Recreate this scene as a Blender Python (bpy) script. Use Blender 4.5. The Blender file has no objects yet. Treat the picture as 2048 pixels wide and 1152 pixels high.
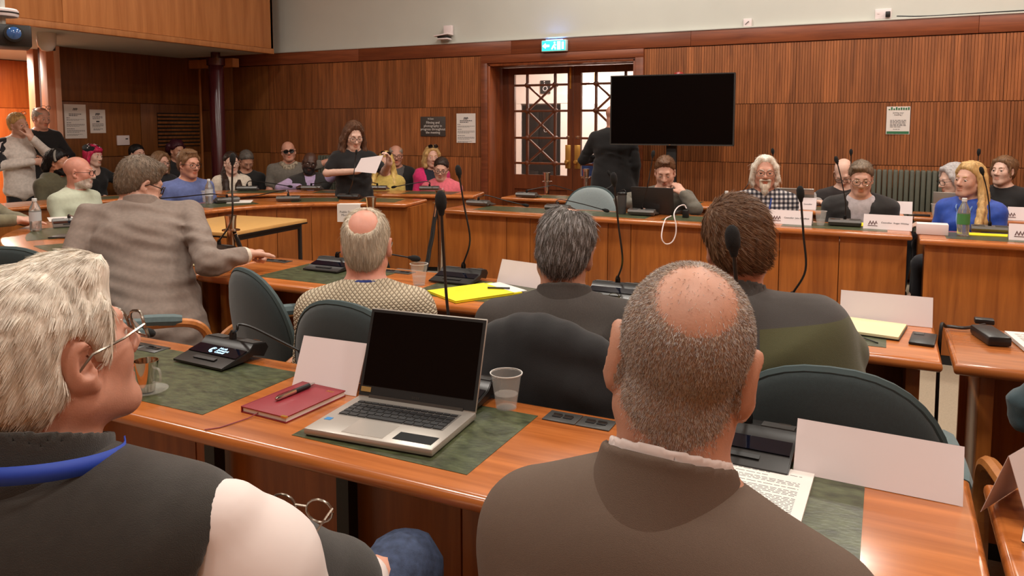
import bpy, bmesh, math, random
import numpy as np
from mathutils import Vector, Matrix, Euler
random.seed(7); np.random.seed(7)
R = math.radians
scene = bpy.context.scene
COL = scene.collection

# ------------------------------------------------------------------ camera
F, CX, CY, HOR, VX, H = 1538.0, 1024.0, 384.0, 251.0, 1777.0, 1.49
PITCH = math.atan((CY - HOR) / F)
YAW = math.atan((VX - CX) / F * math.cos(PITCH))
cam_d = bpy.data.cameras.new('camera'); cam = bpy.data.objects.new('camera', cam_d); COL.objects.link(cam)
cam_d.sensor_width = 36; cam_d.lens = 36 * F / 2048; cam_d.shift_y = -192 / 2048
cam_d.clip_start = 0.05; cam_d.clip_end = 100
cam.location = (0, 0, H); cam.rotation_euler = (math.pi / 2 - PITCH, 0, YAW)
scene.camera = cam
# ------------------------------------------------------------------ world, lights, exposure
scene.view_settings.view_transform = 'Standard'; scene.view_settings.look = 'None'
scene.view_settings.gamma = 1.0; scene.view_settings.use_curve_mapping = False
scene.view_settings.exposure = 0.0
world = bpy.data.worlds.new('room_ambient'); scene.world = world; world.use_nodes = True
world.node_tree.nodes['Background'].inputs[0].default_value = (1.0, .96, .92, 1)
world.node_tree.nodes['Background'].inputs[1].default_value = 0.07
WARM = (1.0, .93, .84)
def area(name, loc, size, power, col=WARM, rot=(0, 0, 0), spread=180):
    l = bpy.data.lights.new(name, 'AREA'); l.shape = 'DISK'; l.size = size; l.energy = power; l.color = col
    l.spread = R(spread)
    o = bpy.data.objects.new(name, l); o.location = loc; o.rotation_euler = rot; COL.objects.link(o); return o
CEIL = 4.7
LAMPS = [(-5.2, 1.2), (-2.6, 1.2), (0.0, 1.2), (2.2, 1.2), (-5.2, 4.2), (-2.6, 4.2), (0.0, 4.2), (2.2, 4.2),
         (-2.6, 6.9), (0.0, 6.9), (2.2, 6.9), (-2.6, -1.2), (0.0, -1.2)]
for i, (x, y) in enumerate(LAMPS):
    area('ceiling_lamp_light', (x, y, CEIL - .06), .55, 50 if y > 0 else 26, WARM)
area('corridor_lamp_light', (-10.4, 5.7, 2.39), .5, 110, (1, .86, .72))
area('corridor_lamp_light', (-10.4, 4.5, 2.39), .5, 60, (1, .86, .72))
area('lobby_lamp_light', (-3.6, 9.6, 2.9), .5, 105, (1, .89, .82))

# ------------------------------------------------------------------ pixel -> world helpers
_fw = np.array([-math.sin(YAW) * math.cos(PITCH), math.cos(YAW) * math.cos(PITCH), -math.sin(PITCH)])
_rt = np.array([math.cos(YAW), math.sin(YAW), 0.0]); _up = np.cross(_rt, _fw); _o = np.array([0, 0, H])
def ray(x, y): return _fw + _rt * (x - CX) / F - _up * (y - CY) / F
def onz(x, y, z): d = ray(x, y); return _o + d * ((z - H) / d[2])
def ony(x, y, Y): d = ray(x, y); return _o + d * (Y / d[1])
def onx(x, y, X): d = ray(x, y); return _o + d * (X / d[0])
def at(x, y, dist): return _o + ray(x, y) * dist

# ------------------------------------------------------------------ materials
MATS = {}
def new_mat(name):
    m = bpy.data.materials.new(name); m.use_nodes = True; nt = m.node_tree
    return m, nt, nt.nodes['Principled BSDF']
def lin(c):
    return tuple((v / 12.92 if v <= .04045 else ((v + .055) / 1.055) ** 2.4) for v in [x / 255 for x in c]) + (1,)
def mat(name, col, rough=.5, metal=0, noise=0, nscale=30, bump=0, bscale=200, spec=.5, emit=0, alpha=1, trans=0, sheen=0, sss=0, coat=0, stretch=None):
    if name in MATS: return MATS[name]
    m, nt, b = new_mat(name); c = lin(col) if max(col) > 1.001 else tuple(col) + (1,)
    b.inputs['Base Color'].default_value = c; b.inputs['Roughness'].default_value = rough
    b.inputs['Metallic'].default_value = metal; b.inputs['Specular IOR Level'].default_value = spec
    b.inputs['Transmission Weight'].default_value = trans; b.inputs['Alpha'].default_value = alpha
    b.inputs['Sheen Weight'].default_value = sheen; b.inputs['Coat Weight'].default_value = coat
    b.inputs['Subsurface Weight'].default_value = sss
    if sss: b.inputs['Subsurface Radius'].default_value = (.012, .004, .002); b.inputs['Subsurface Scale'].default_value = .5
    if emit: b.inputs['Emission Color'].default_value = c; b.inputs['Emission Strength'].default_value = emit
    tc = nt.nodes.new('ShaderNodeTexCoord'); vec = tc.outputs['Object']
    if stretch:
        mp = nt.nodes.new('ShaderNodeMapping'); mp.inputs['Scale'].default_value = stretch
        nt.links.new(vec, mp.inputs[0]); vec = mp.outputs[0]
    if noise:
        n = nt.nodes.new('ShaderNodeTexNoise'); n.inputs['Scale'].default_value = nscale; n.inputs['Detail'].default_value = 4
        nt.links.new(vec, n.inputs['Vector'])
        r = nt.nodes.new('ShaderNodeMapRange'); r.inputs[1].default_value = .3; r.inputs[2].default_value = .7
        r.inputs[3].default_value = 1 - noise; r.inputs[4].default_value = 1 + noise
        nt.links.new(n.outputs['Fac'], r.inputs[0])
        mx = nt.nodes.new('ShaderNodeMix'); mx.data_type = 'RGBA'; mx.blend_type = 'MULTIPLY'; mx.inputs[0].default_value = 1
        mx.inputs[6].default_value = c; nt.links.new(r.outputs[0], mx.inputs[7]); nt.links.new(mx.outputs[2], b.inputs['Base Color'])
    if bump:
        n2 = nt.nodes.new('ShaderNodeTexNoise'); n2.inputs['Scale'].default_value = bscale; n2.inputs['Detail'].default_value = 3
        nt.links.new(vec, n2.inputs['Vector'])
        bp = nt.nodes.new('ShaderNodeBump'); bp.inputs['Strength'].default_value = bump; bp.inputs['Distance'].default_value = .002
        nt.links.new(n2.outputs['Fac'], bp.inputs['Height']); nt.links.new(bp.outputs[0], b.inputs['Normal'])
    MATS[name] = m; return m
def wood(name, c1, c2, rough=.35, axis='z', scale=1.0, coat=.0, tone=False, spec=.5):
    """stretched-noise grain between two browns; tone=True multiplies by the 'tone' vertex attribute of the pieces"""
    if name in MATS: return MATS[name]
    m, nt, b = new_mat(name); L = nt.links
    tc = nt.nodes.new('ShaderNodeTexCoord'); mp = nt.nodes.new('ShaderNodeMapping')
    s = {'z': (14, 14, .9), 'x': (.9, 14, 14), 'y': (14, .9, 14)}[axis]
    mp.inputs['Scale'].default_value = tuple(v * scale for v in s); L.new(tc.outputs['Object'], mp.inputs[0])
    oi = nt.nodes.new('ShaderNodeObjectInfo'); ad = nt.nodes.new('ShaderNodeVectorMath'); ad.operation = 'MULTIPLY_ADD'
    ad.inputs[1].default_value = (13.7, 7.3, 5.1)
    L.new(oi.outputs['Random'], ad.inputs[0]); L.new(mp.outputs[0], ad.inputs[2])
    n = nt.nodes.new('ShaderNodeTexNoise'); n.inputs['Scale'].default_value = 1.6; n.inputs['Detail'].default_value = 6; n.inputs['Roughness'].default_value = .62; n.inputs['Distortion'].default_value = .5
    L.new(ad.outputs[0], n.inputs['Vector'])
    cr = nt.nodes.new('ShaderNodeValToRGB'); cr.color_ramp.elements[0].position = .32; cr.color_ramp.elements[1].position = .70
    cr.color_ramp.elements[0].color = lin(c1); cr.color_ramp.elements[1].color = lin(c2); L.new(n.outputs['Fac'], cr.inputs[0])
    out = cr.outputs[0]
    mr = nt.nodes.new('ShaderNodeMapRange'); mr.inputs[3].default_value = .86; mr.inputs[4].default_value = 1.12
    L.new(oi.outputs['Random'], mr.inputs[0])
    mx = nt.nodes.new('ShaderNodeMix'); mx.data_type = 'RGBA'; mx.blend_type = 'MULTIPLY'; mx.inputs[0].default_value = 1
    L.new(out, mx.inputs[6]); L.new(mr.outputs[0], mx.inputs[7]); out = mx.outputs[2]
    if tone:
        at_ = nt.nodes.new('ShaderNodeAttribute'); at_.attribute_name = 'tone'
        m2 = nt.nodes.new('ShaderNodeMix'); m2.data_type = 'RGBA'; m2.blend_type = 'MULTIPLY'; m2.inputs[0].default_value = 1
        L.new(out, m2.inputs[6]); L.new(at_.outputs['Color'], m2.inputs[7]); out = m2.outputs[2]
    L.new(out, b.inputs['Base Color']); b.inputs['Roughness'].default_value = rough; b.inputs['Coat Weight'].default_value = coat
    b.inputs['Coat Roughness'].default_value = .15; b.inputs['Specular IOR Level'].default_value = spec
    MATS[name] = m; return m

# ------------------------------------------------------------------ object helpers
def link(o, parent=None):
    COL.objects.link(o)
    if parent is not None: o.parent = parent
    return o
def tag(o, label=None, cat=None, group=None, kind=None):
    if label: o['label'] = label
    if cat: o['category'] = cat
    if group: o['group'] = group
    if kind: o['kind'] = kind
    return o
def empty(name, loc=(0, 0, 0), rz=0, label=None, cat=None, group=None, parent=None):
    o = bpy.data.objects.new(name, None); o.empty_display_size = .05
    o.location = tuple(float(v) for v in loc); o.rotation_euler = (0, 0, rz); link(o, parent); return tag(o, label, cat, group)
def mesh_obj(name, verts, faces, m, parent=None, smooth=False, loc=None, rz=None):
    me = bpy.data.meshes.new(name); me.from_pydata([tuple(map(float, v)) for v in verts], [], [tuple(f) for f in faces]); me.update()
    o = bpy.data.objects.new(name, me)
    for q in (m if isinstance(m, (list, tuple)) else [m]): me.materials.append(q)
    if smooth: me.polygons.foreach_set('use_smooth', [True] * len(me.polygons))
    if loc is not None: o.location = tuple(float(v) for v in loc)
    if rz is not None: o.rotation_euler = (0, 0, rz)
    return link(o, parent)
def bm_obj(name, bm, m, parent=None, smooth=False, loc=None, rz=None):
    me = bpy.data.meshes.new(name); bm.normal_update(); bm.to_mesh(me); bm.free()
    o = bpy.data.objects.new(name, me)
    for q in (m if isinstance(m, (list, tuple)) else [m]): me.materials.append(q)
    if smooth:
        me.polygons.foreach_set('use_smooth', [True] * len(me.polygons))
        try: me.set_sharp_from_angle(angle=R(35))
        except Exception: pass
    if loc is not None: o.location = tuple(float(v) for v in loc)
    if rz is not None: o.rotation_euler = (0, 0, rz)
    return link(o, parent)
def b_box(bm, x0, x1, y0, y1, z0, z1, bev=0, M=None, seg=2):
    vs = [bm.verts.new((x, y, z)) for x in (x0, x1) for y in (y0, y1) for z in (z0, z1)]
    fs = [(0, 1, 3, 2), (4, 6, 7, 5), (0, 4, 5, 1), (2, 3, 7, 6), (0, 2, 6, 4), (1, 5, 7, 3)]
    faces = [bm.faces.new([vs[i] for i in f]) for f in fs]
    out = vs
    if bev:
        es = list({e for f in faces for e in f.edges})
        r = bmesh.ops.bevel(bm, geom=es, offset=bev, segments=seg, affect='EDGES', profile=.5)
        out = list({v for f in r['faces'] for v in f.verts} | {v for v in vs if v.is_valid})
    if M is not None: bmesh.ops.transform(bm, matrix=M, verts=[v for v in out if v.is_valid])
    return out
def box(name, x0, x1, y0, y1, z0, z1, m, parent=None, bev=0, loc=None, rz=None, seg=2):
    bm = bmesh.new(); b_box(bm, min(x0, x1), max(x0, x1), min(y0, y1), max(y0, y1), min(z0, z1), max(z0, z1), bev, None, seg)
    return bm_obj(name, bm, m, parent, smooth=bool(bev), loc=loc, rz=rz)
def b_tube(bm, pts, rad, n=8, caps=True):
    """tube along points; rad number or list"""
    pts = [Vector(tuple(map(float, p))) for p in pts]; k = len(pts)
    rads = [rad] * k if not hasattr(rad, '__len__') else rad
    rings = []; ref = None
    for i in range(k):
        t = (pts[min(i + 1, k - 1)] - pts[max(i - 1, 0)]).normalized()
        if ref is None:
            ref = t.orthogonal().normalized()
        else:
            ref = (ref - t * ref.dot(t)); ref = ref.normalized() if ref.length > 1e-6 else t.orthogonal().normalized()
        u = t.cross(ref)
        rings.append([bm.verts.new(pts[i] + (ref * math.cos(a) + u * math.sin(a)) * rads[i]) for a in [2 * math.pi * j / n for j in range(n)]])
    for i in range(k - 1):
        for j in range(n):
            bm.faces.new((rings[i][j], rings[i][(j + 1) % n], rings[i + 1][(j + 1) % n], rings[i + 1][j]))
    if caps:
        bm.faces.new(rings[0][::-1]); bm.faces.new(rings[-1])
def tube(name, pts, rad, m, parent=None, n=8, smooth=True, loc=None, rz=None):
    bm = bmesh.new(); b_tube(bm, pts, rad, n); return bm_obj(name, bm, m, parent, smooth, loc, rz)
def b_lathe(bm, prof, n=16, c=(0, 0, 0), cap_top=True, cap_bot=True):
    rings = [[bm.verts.new((c[0] + r * math.cos(2 * math.pi * j / n), c[1] + r * math.sin(2 * math.pi * j / n), c[2] + z)) for j in range(n)] for r, z in prof]
    for i in range(len(prof) - 1):
        for j in range(n):
            bm.faces.new((rings[i][j], rings[i][(j + 1) % n], rings[i + 1][(j + 1) % n], rings[i + 1][j]))
    if cap_bot: bm.faces.new(rings[0][::-1])
    if cap_top: bm.faces.new(rings[-1])
def lathe(name, prof, m, parent=None, n=16, c=(0, 0, 0), cap_top=True, cap_bot=True, loc=None):
    bm = bmesh.new(); b_lathe(bm, prof, n, c, cap_top, cap_bot); return bm_obj(name, bm, m, parent, True, loc)
def b_prism(bm, poly, z0, z1):
    """vertical extrusion of an xy polygon (counter-clockwise)"""
    a = [bm.verts.new((p[0], p[1], z0)) for p in poly]; b = [bm.verts.new((p[0], p[1], z1)) for p in poly]; n = len(poly)
    bm.faces.new(a[::-1]); bm.faces.new(b)
    for i in range(n): bm.faces.new((a[i], a[(i + 1) % n], b[(i + 1) % n], b[i]))
    return b
def prism(name, poly, z0, z1, m, parent=None, bev=0):
    bm = bmesh.new(); b_prism(bm, poly, z0, z1); bmesh.ops.recalc_face_normals(bm, faces=bm.faces[:])
    if bev: bmesh.ops.bevel(bm, geom=[e for e in bm.edges if abs(e.verts[0].co.z - e.verts[1].co.z) < 1e-6], offset=bev, segments=3, affect='EDGES', profile=.5)
    return bm_obj(name, bm, m, parent, smooth=bool(bev))
def catmull(pts, n=8):
    P = [np.array(p, float) for p in pts]; P = [2 * P[0] - P[1]] + P + [2 * P[-1] - P[-2]]; out = []
    for i in range(1, len(P) - 2):
        for t in np.linspace(0, 1, n, endpoint=False):
            a, b, c, d = P[i - 1], P[i], P[i + 1], P[i + 2]
            out.append(.5 * ((2 * b) + (-a + c) * t + (2 * a - 5 * b + 4 * c - d) * t * t + (-a + 3 * b - 3 * c + d) * t ** 3))
    out.append(P[-2]); return out
def text(name, body, size, m, parent, M, align='CENTER', spacing=1.0, extrude=.0004):
    """flat lettering: built as a mesh, placed by matrix M (text lies in its local xy)"""
    cu = bpy.data.curves.new(name, 'FONT'); cu.body = body; cu.size = size; cu.align_x = align; cu.space_line = spacing; cu.extrude = extrude
    cu.resolution_u = 2
    o = bpy.data.objects.new(name, cu); COL.objects.link(o)
    dg = bpy.context.evaluated_depsgraph_get(); me = bpy.data.meshes.new_from_object(o.evaluated_get(dg)); bpy.data.objects.remove(o)
    me.materials.clear(); me.materials.append(m); me.transform(M)
    return link(bpy.data.objects.new(name, me), parent)
def copy_tree(o, parent=None):
    c = o.copy(); COL.objects.link(c); c.parent = parent
    for ch in list(o.children): copy_tree(ch, c)
    return c

# ------------------------------------------------------------------ shared materials
M_cherry = wood('cherry_wood', (112, 56, 26), (158, 84, 42), .38, 'z', coat=.1)
M_slat = wood('slat_wood', (116, 66, 34), (162, 98, 54), .42, 'z', tone=True)
M_dpanel = wood('dark_panel_wood', (100, 58, 26), (136, 84, 40), .4, 'z')
M_fascia = wood('fascia_wood', (170, 106, 58), (198, 132, 78), .4, 'z', .6)
M_trim = wood('trim_wood', (104, 52, 30), (140, 76, 44), .38, 'x')
M_top = wood('desk_top_wood', (154, 84, 36), (202, 120, 60), .22, 'x', coat=.35)
M_front = wood('desk_front_wood', (132, 72, 27), (174, 104, 44), .36, 'z', .8, coat=.1)
M_arm = wood('arm_wood', (176, 104, 48), (206, 134, 70), .35, 'x')
M_leather = mat('green_leather', (68, 74, 50), .33, noise=.5, nscale=60, bump=.3, bscale=140, stretch=(.5, 1, 1), spec=.5)
M_white = mat('white_paint', (196, 198, 190), .7, noise=.02, nscale=3)
M_black = mat('black_plastic', (20, 20, 21), .38)
M_blackm = mat('black_matte', (15, 15, 15), .65)
M_dgrey = mat('grey_plastic', (56, 55, 53), .38, noise=.1)
M_chrome = mat('chrome', (205, 200, 195), .12, metal=1)
M_steel = mat('painted_steel', (24, 24, 26), .45)
M_paper = mat('white_card', (226, 214, 214), .75)
M_sheet = mat('paper_sheet', (222, 216, 210), .8)
M_ink = mat('ink', (52, 52, 56), .8)
M_brass = mat('brass', (214, 168, 88), .28, metal=.75)
M_teal = mat('teal_upholstery', (36, 49, 51), .85, noise=.12, nscale=180, bump=.35, bscale=900, sheen=.25)
M_tealtrim = mat('teal_piping', (84, 102, 104), .7, noise=.08, nscale=60, sheen=.2)
M_carpet = mat('carpet', (150, 136, 116), .95, noise=.12, nscale=90, bump=.5, bscale=500)
M_clear = mat('clear_plastic', (226, 226, 222), .12, alpha=.13)
M_water = mat('water', (220, 214, 208), .03, alpha=.2)
M_glass = mat('window_glass', (.97, .98, .97), .01, trans=1.0)
M_glass.node_tree.nodes['Principled BSDF'].inputs['IOR'].default_value = 1.05

# ================================================================== implicit-surface modeller (bodies, clothes, hair)
def rotm(ax=0, ay=0, az=0):
    return np.array(Euler((R(ax), R(ay), R(az)), 'XYZ').to_matrix())
class Shape:
    """ordered list of implicit primitives; each is evaluated only in its own bounding box"""
    def __init__(s): s.ops = []; s.post = []
    def _add(s, mode, fn, lo, hi, k): s.ops.append((mode, fn, np.array(lo, float), np.array(hi, float), k)); return s
    def ell(s, c, r, rot=None, k=.01, mode='u', frame=None):
        c = np.array(c, float); r = np.array(r, float) if hasattr(r, '__len__') else np.array([r] * 3, float)
        M = np.eye(3) if rot is None else np.array(rot)
        if frame is not None: c = frame[1] + frame[0] @ (c * frame[2]); r = r * frame[2]; M = frame[0] @ M; k = k * frame[2]
        def fn(P, c=c, r=r, M=M):
            q = (P - c) @ M; k0 = np.sqrt(((q / r) ** 2).sum(-1)); k1 = np.sqrt(((q / (r * r)) ** 2).sum(-1)) + 1e-9
            return k0 * (k0 - 1) / k1
        e = np.abs(M) @ r
        return s._add(mode, fn, c - e, c + e, k)
    def cone(s, a, b, r1, r2, k=.01, mode='u', frame=None, an=None):
        """tapered capsule; an=(axis, factor): squash so that it is wider along axis by factor"""
        a = np.array(a, float); b = np.array(b, float)
        if frame is not None:
            a = frame[1] + frame[0] @ (a * frame[2]); b = frame[1] + frame[0] @ (b * frame[2]); r1 *= frame[2]; r2 *= frame[2]; k = k * frame[2]
        if an is not None:
            ax = np.array(an[0], float); ax = ax / np.linalg.norm(ax)
            if frame is not None: ax = frame[0] @ ax
            f = an[1]; T = np.eye(3) + (1 / f - 1) * np.outer(ax, ax); wide = f
        else: T = None; wide = 1
        def fn(P, a=a, b=b, r1=r1, r2=r2, T=T):
            q = P - a; ab = b - a
            if T is not None: q = q @ T; ab = T @ ab
            t = np.clip((q @ ab) / (ab @ ab + 1e-12), 0, 1)
            return np.linalg.norm(q - t[..., None] * ab, axis=-1) - (r1 + (r2 - r1) * t)
        m = max(r1, r2) * max(wide, 1)
        return s._add(mode, fn, np.minimum(a, b) - m, np.maximum(a, b) + m, k)
    def rbox(s, c, h, r=.005, rot=None, k=.005, mode='u', frame=None):
        c = np.array(c, float); h = np.array(h, float); M = np.eye(3) if rot is None else np.array(rot)
        if frame is not None: c = frame[1] + frame[0] @ (c * frame[2]); h = h * frame[2]; M = frame[0] @ M; k = k * frame[2]; r = r * frame[2]
        def fn(P, c=c, h=h, M=M, r=r):
            q = np.abs((P - c) @ M) - (h - r)
            return np.linalg.norm(np.maximum(q, 0), axis=-1) + np.minimum(q.max(-1), 0) - r
        e = np.abs(M) @ h
        return s._add(mode, fn, c - e, c + e, k)
    def plane(s, p, n, k=.004, frame=None):
        """keep the side the normal points away from (cut everything beyond)"""
        p = np.array(p, float); n = np.array(n, float); n = n / np.linalg.norm(n)
        if frame is not None: p = frame[1] + frame[0] @ (p * frame[2]); n = frame[0] @ n
        s.ops.append(('i', lambda P, p=p, n=n: (P - p) @ n, None, None, k)); return s
    def noise(s, fn): s.post.append(fn); return s
    @staticmethod
    def comb(D, d, mode, k):
        if mode == 'u':
            h = np.maximum(k - np.abs(D - d), 0) / max(k, 1e-9); return np.minimum(D, d) - h * h * k * .25
        if mode == 's': d = -d
        h = np.maximum(k - np.abs(D - d), 0) / max(k, 1e-9); return np.maximum(D, d) + h * h * k * .25
    def eval(s, P):
        D = np.full(P.shape[:-1], 1.0)
        for mode, fn, lo, hi, k in s.ops: D = s.comb(D, fn(P), mode, k)
        for f in s.post: D = D + f(P)
        return D
    def bounds(s):
        lo = np.min([o[2] for o in s.ops if o[0] == 'u'], 0); hi = np.max([o[3] for o in s.ops if o[0] == 'u'], 0); return lo, hi
    def grid(s, res, fine=(), pad=.03):
        """fine: list of (lo, hi, res) boxes; axes get denser there"""
        lo, hi = s.bounds(); lo = lo - pad; hi = hi + pad; axes = []
        for a in range(3):
            x = lo[a]; xs = [x]
            while x < hi[a]:
                st = res
                for fl, fh, fr in fine:
                    if fl[a] - res <= x <= fh[a]: st = min(st, fr)
                x += st; xs.append(x)
            axes.append(np.array(xs))
        return axes
    def mesh(s, res, fine=(), pad=.03):
        X, Y, Z = s.grid(res, fine, pad)
        D = np.full((len(X), len(Y), len(Z)), 1.0, dtype=np.float64)
        for mode, fn, lo, hi, k in s.ops:
            if lo is None: sl = (slice(None),) * 3
            else:
                m = k + 2.5 * res
                sl = tuple(slice(max(np.searchsorted(A, lo[i] - m) - 1, 0), np.searchsorted(A, hi[i] + m) + 1) for i, A in enumerate((X, Y, Z)))
            x, y, z = X[sl[0]], Y[sl[1]], Z[sl[2]]
            if not (len(x) and len(y) and len(z)): continue
            P = np.stack(np.meshgrid(x, y, z, indexing='ij'), -1)
            D[sl] = s.comb(D[sl], fn(P), mode, k)
        if s.post:
            near = np.abs(D) < .05; idx = np.nonzero(near); P = np.stack([X[idx[0]], Y[idx[1]], Z[idx[2]]], -1)
            for f in s.post: D[idx] += f(P)
        D[0] = D[-1] = 1; D[:, 0] = D[:, -1] = 1; D[:, :, 0] = D[:, :, -1] = 1
        return surface_nets(D, X, Y, Z)
def surface_nets(D, X, Y, Z):
    S = D < 0
    c = [(0, 0, 0), (1, 0, 0), (0, 1, 0), (1, 1, 0), (0, 0, 1), (1, 0, 1), (0, 1, 1), (1, 1, 1)]
    nx, ny, nz = D.shape
    cnt = np.zeros((nx - 1, ny - 1, nz - 1), np.int8)
    for i, j, k in c: cnt += S[i:nx - 1 + i, j:ny - 1 + j, k:nz - 1 + k]
    act = (cnt > 0) & (cnt < 8); I, J, K = np.nonzero(act)
    idx = np.full(act.shape, -1, np.int64); idx[I, J, K] = np.arange(len(I))
    V = np.stack([D[I + a, J + b, K + e] for a, b, e in c], 1)
    x0, y0, z0 = X[I], Y[J], Z[K]; dx, dy, dz = X[I + 1] - x0, Y[J + 1] - y0, Z[K + 1] - z0
    acc = np.zeros((len(I), 3)); n = np.zeros(len(I))
    for p in range(8):
        for q in range(p + 1, 8):
            if sum(abs(c[p][t] - c[q][t]) for t in range(3)) != 1: continue
            a, b = V[:, p], V[:, q]; m = (a < 0) != (b < 0); t = np.where(m, a / np.where(m, a - b, 1), 0)
            for ax in range(3): acc[:, ax] += np.where(m, c[p][ax] + (c[q][ax] - c[p][ax]) * t, 0)
            n += m
    acc /= n[:, None]
    verts = np.stack([x0 + acc[:, 0] * dx, y0 + acc[:, 1] * dy, z0 + acc[:, 2] * dz], 1)
    quads = []
    A = S[:-1, 1:-1, 1:-1] != S[1:, 1:-1, 1:-1]; i, j, k = np.nonzero(A); j = j + 1; k = k + 1
    q = np.stack([idx[i, j - 1, k - 1], idx[i, j, k - 1], idx[i, j, k], idx[i, j - 1, k]], 1); fl = S[i, j, k]; q[~fl] = q[~fl][:, ::-1]; quads.append(q)
    A = S[1:-1, :-1, 1:-1] != S[1:-1, 1:, 1:-1]; i, j, k = np.nonzero(A); i = i + 1; k = k + 1
    q = np.stack([idx[i - 1, j, k - 1], idx[i - 1, j, k], idx[i, j, k], idx[i, j, k - 1]], 1); fl = S[i, j, k]; q[~fl] = q[~fl][:, ::-1]; quads.append(q)
    A = S[1:-1, 1:-1, :-1] != S[1:-1, 1:-1, 1:]; i, j, k = np.nonzero(A); i = i + 1; j = j + 1
    q = np.stack([idx[i - 1, j - 1, k], idx[i, j - 1, k], idx[i, j, k], idx[i - 1, j, k]], 1); fl = S[i, j, k]; q[~fl] = q[~fl][:, ::-1]; quads.append(q)
    return verts, np.concatenate(quads, 0)
def np_mesh(name, verts, quads, mats, parent=None, mi=None, smooth=True):
    me = bpy.data.meshes.new(name); nq = len(quads); w = quads.shape[1]
    me.vertices.add(len(verts)); me.vertices.foreach_set('co', verts.astype(np.float32).ravel())
    me.loops.add(nq * w); me.loops.foreach_set('vertex_index', quads.astype(np.int32).ravel())
    me.polygons.add(nq); me.polygons.foreach_set('loop_start', np.arange(0, nq * w, w, dtype=np.int32))
    me.update(calc_edges=True)
    for m in (mats if isinstance(mats, (list, tuple)) else [mats]): me.materials.append(m)
    if mi is not None: me.polygons.foreach_set('material_index', mi.astype(np.int32))
    if smooth: me.polygons.foreach_set('use_smooth', np.ones(nq, bool))
    me.validate(); o = bpy.data.objects.new(name, me); return link(o, parent)
def folds(amp, scale, seed, axis=(.3, .2, 1)):
    scale = scale * 2.6; amp = amp * .62; rng = np.random.RandomState(seed); ks = rng.normal(size=(4, 3)); ks /= np.linalg.norm(ks, axis=1)[:, None]; ph = rng.uniform(0, 6.28, 8)
    ax = np.array(axis, float)
    def fn(P):
        w = sum(np.sin(P @ (k * scale * .6) + ph[i]) for i, k in enumerate(ks[:2]))
        a = np.sin(P @ (ks[2] * ax * scale * 2) + 1.6 * w + ph[4]) + .6 * np.sin(P @ (ks[3] * ax * scale * 3.3) - 1.3 * w + ph[5])
        return amp * a * (.55 + .45 * np.sin(P @ (ks[1] * scale * .35) + ph[6]))
    return fn
def smooth01(x, a, b): t = np.clip((x - a) / (b - a), 0, 1); return t * t * (3 - 2 * t)

# ================================================================== people
def skin(name, col, rough=.5, blotch=.07):
    if name in MATS: return MATS[name]
    m = mat(name, col, rough, noise=blotch, nscale=38, bump=.12, bscale=420, sss=.06); return m
SK = {'fair': skin('fair_skin', (206, 160, 140)), 'ruddy': skin('ruddy_skin', (196, 142, 120)), 'tan': skin('tan_skin', (184, 134, 110)),
      'pale': skin('pale_skin', (216, 178, 160)), 'dark': skin('dark_skin', (74, 46, 34)), 'red': skin('sun_reddened_skin', (204, 142, 122)), 'olive': skin('olive_skin', (180, 124, 96))}
M_lip = {k: mat('lips_' + k, tuple(int(c * f) for c, f in zip(col, (.95, .84, .83))), .42) for k, col in
         {'fair': (206, 150, 126), 'ruddy': (200, 132, 104), 'tan': (188, 128, 100), 'pale': (216, 172, 150), 'dark': (90, 60, 52), 'red': (206, 128, 104), 'olive': (180, 124, 96)}.items()}
M_eyew = mat('eye_white', (214, 206, 198), .25); M_iris = mat('eye_iris', (44, 34, 28), .2)
def hairmat(name, col, rough=.5, n=.3):
    return mat(name, col, rough, noise=n, nscale=70, bump=.8, bscale=160, stretch=(1, 1, .22), spec=.35)
HM = {'white': hairmat('white_hair', (224, 216, 202), n=.14), 'grey': hairmat('grey_hair', (150, 140, 128), n=.25), 'darkgrey': hairmat('dark_grey_hair', (92, 86, 80)),
      'brown': hairmat('brown_hair', (98, 66, 42)), 'dbrown': hairmat('dark_brown_hair', (46, 30, 22)), 'black': hairmat('black_hair', (20, 16, 16)),
      'blond': hairmat('blond_hair', (196, 160, 104)), 'yellow': hairmat('yellow_blond_hair', (214, 182, 108)), 'lbrown': hairmat('light_brown_hair', (120, 90, 64)),
      'pink': hairmat('pink_hair', (196, 40, 84)), 'maroon': hairmat('maroon_hair', (58, 18, 30)), 'silver': hairmat('silver_hair', (176, 172, 172), n=.2), 'ash': hairmat('ash_hair', (112, 96, 80))}
def frame(c, yaw=0, pitch=0, roll=0, s=1.0):
    """head frame: yaw left+, pitch up+, roll towards own right shoulder +"""
    M = np.array((Matrix.Rotation(R(yaw), 3, 'Z') @ Matrix.Rotation(R(pitch), 3, 'X') @ Matrix.Rotation(R(roll), 3, 'Y')))
    return (M, np.array(c, float), s)
def fpt(f, p): return f[1] + f[0] @ (np.array(p, float) * f[2])
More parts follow.
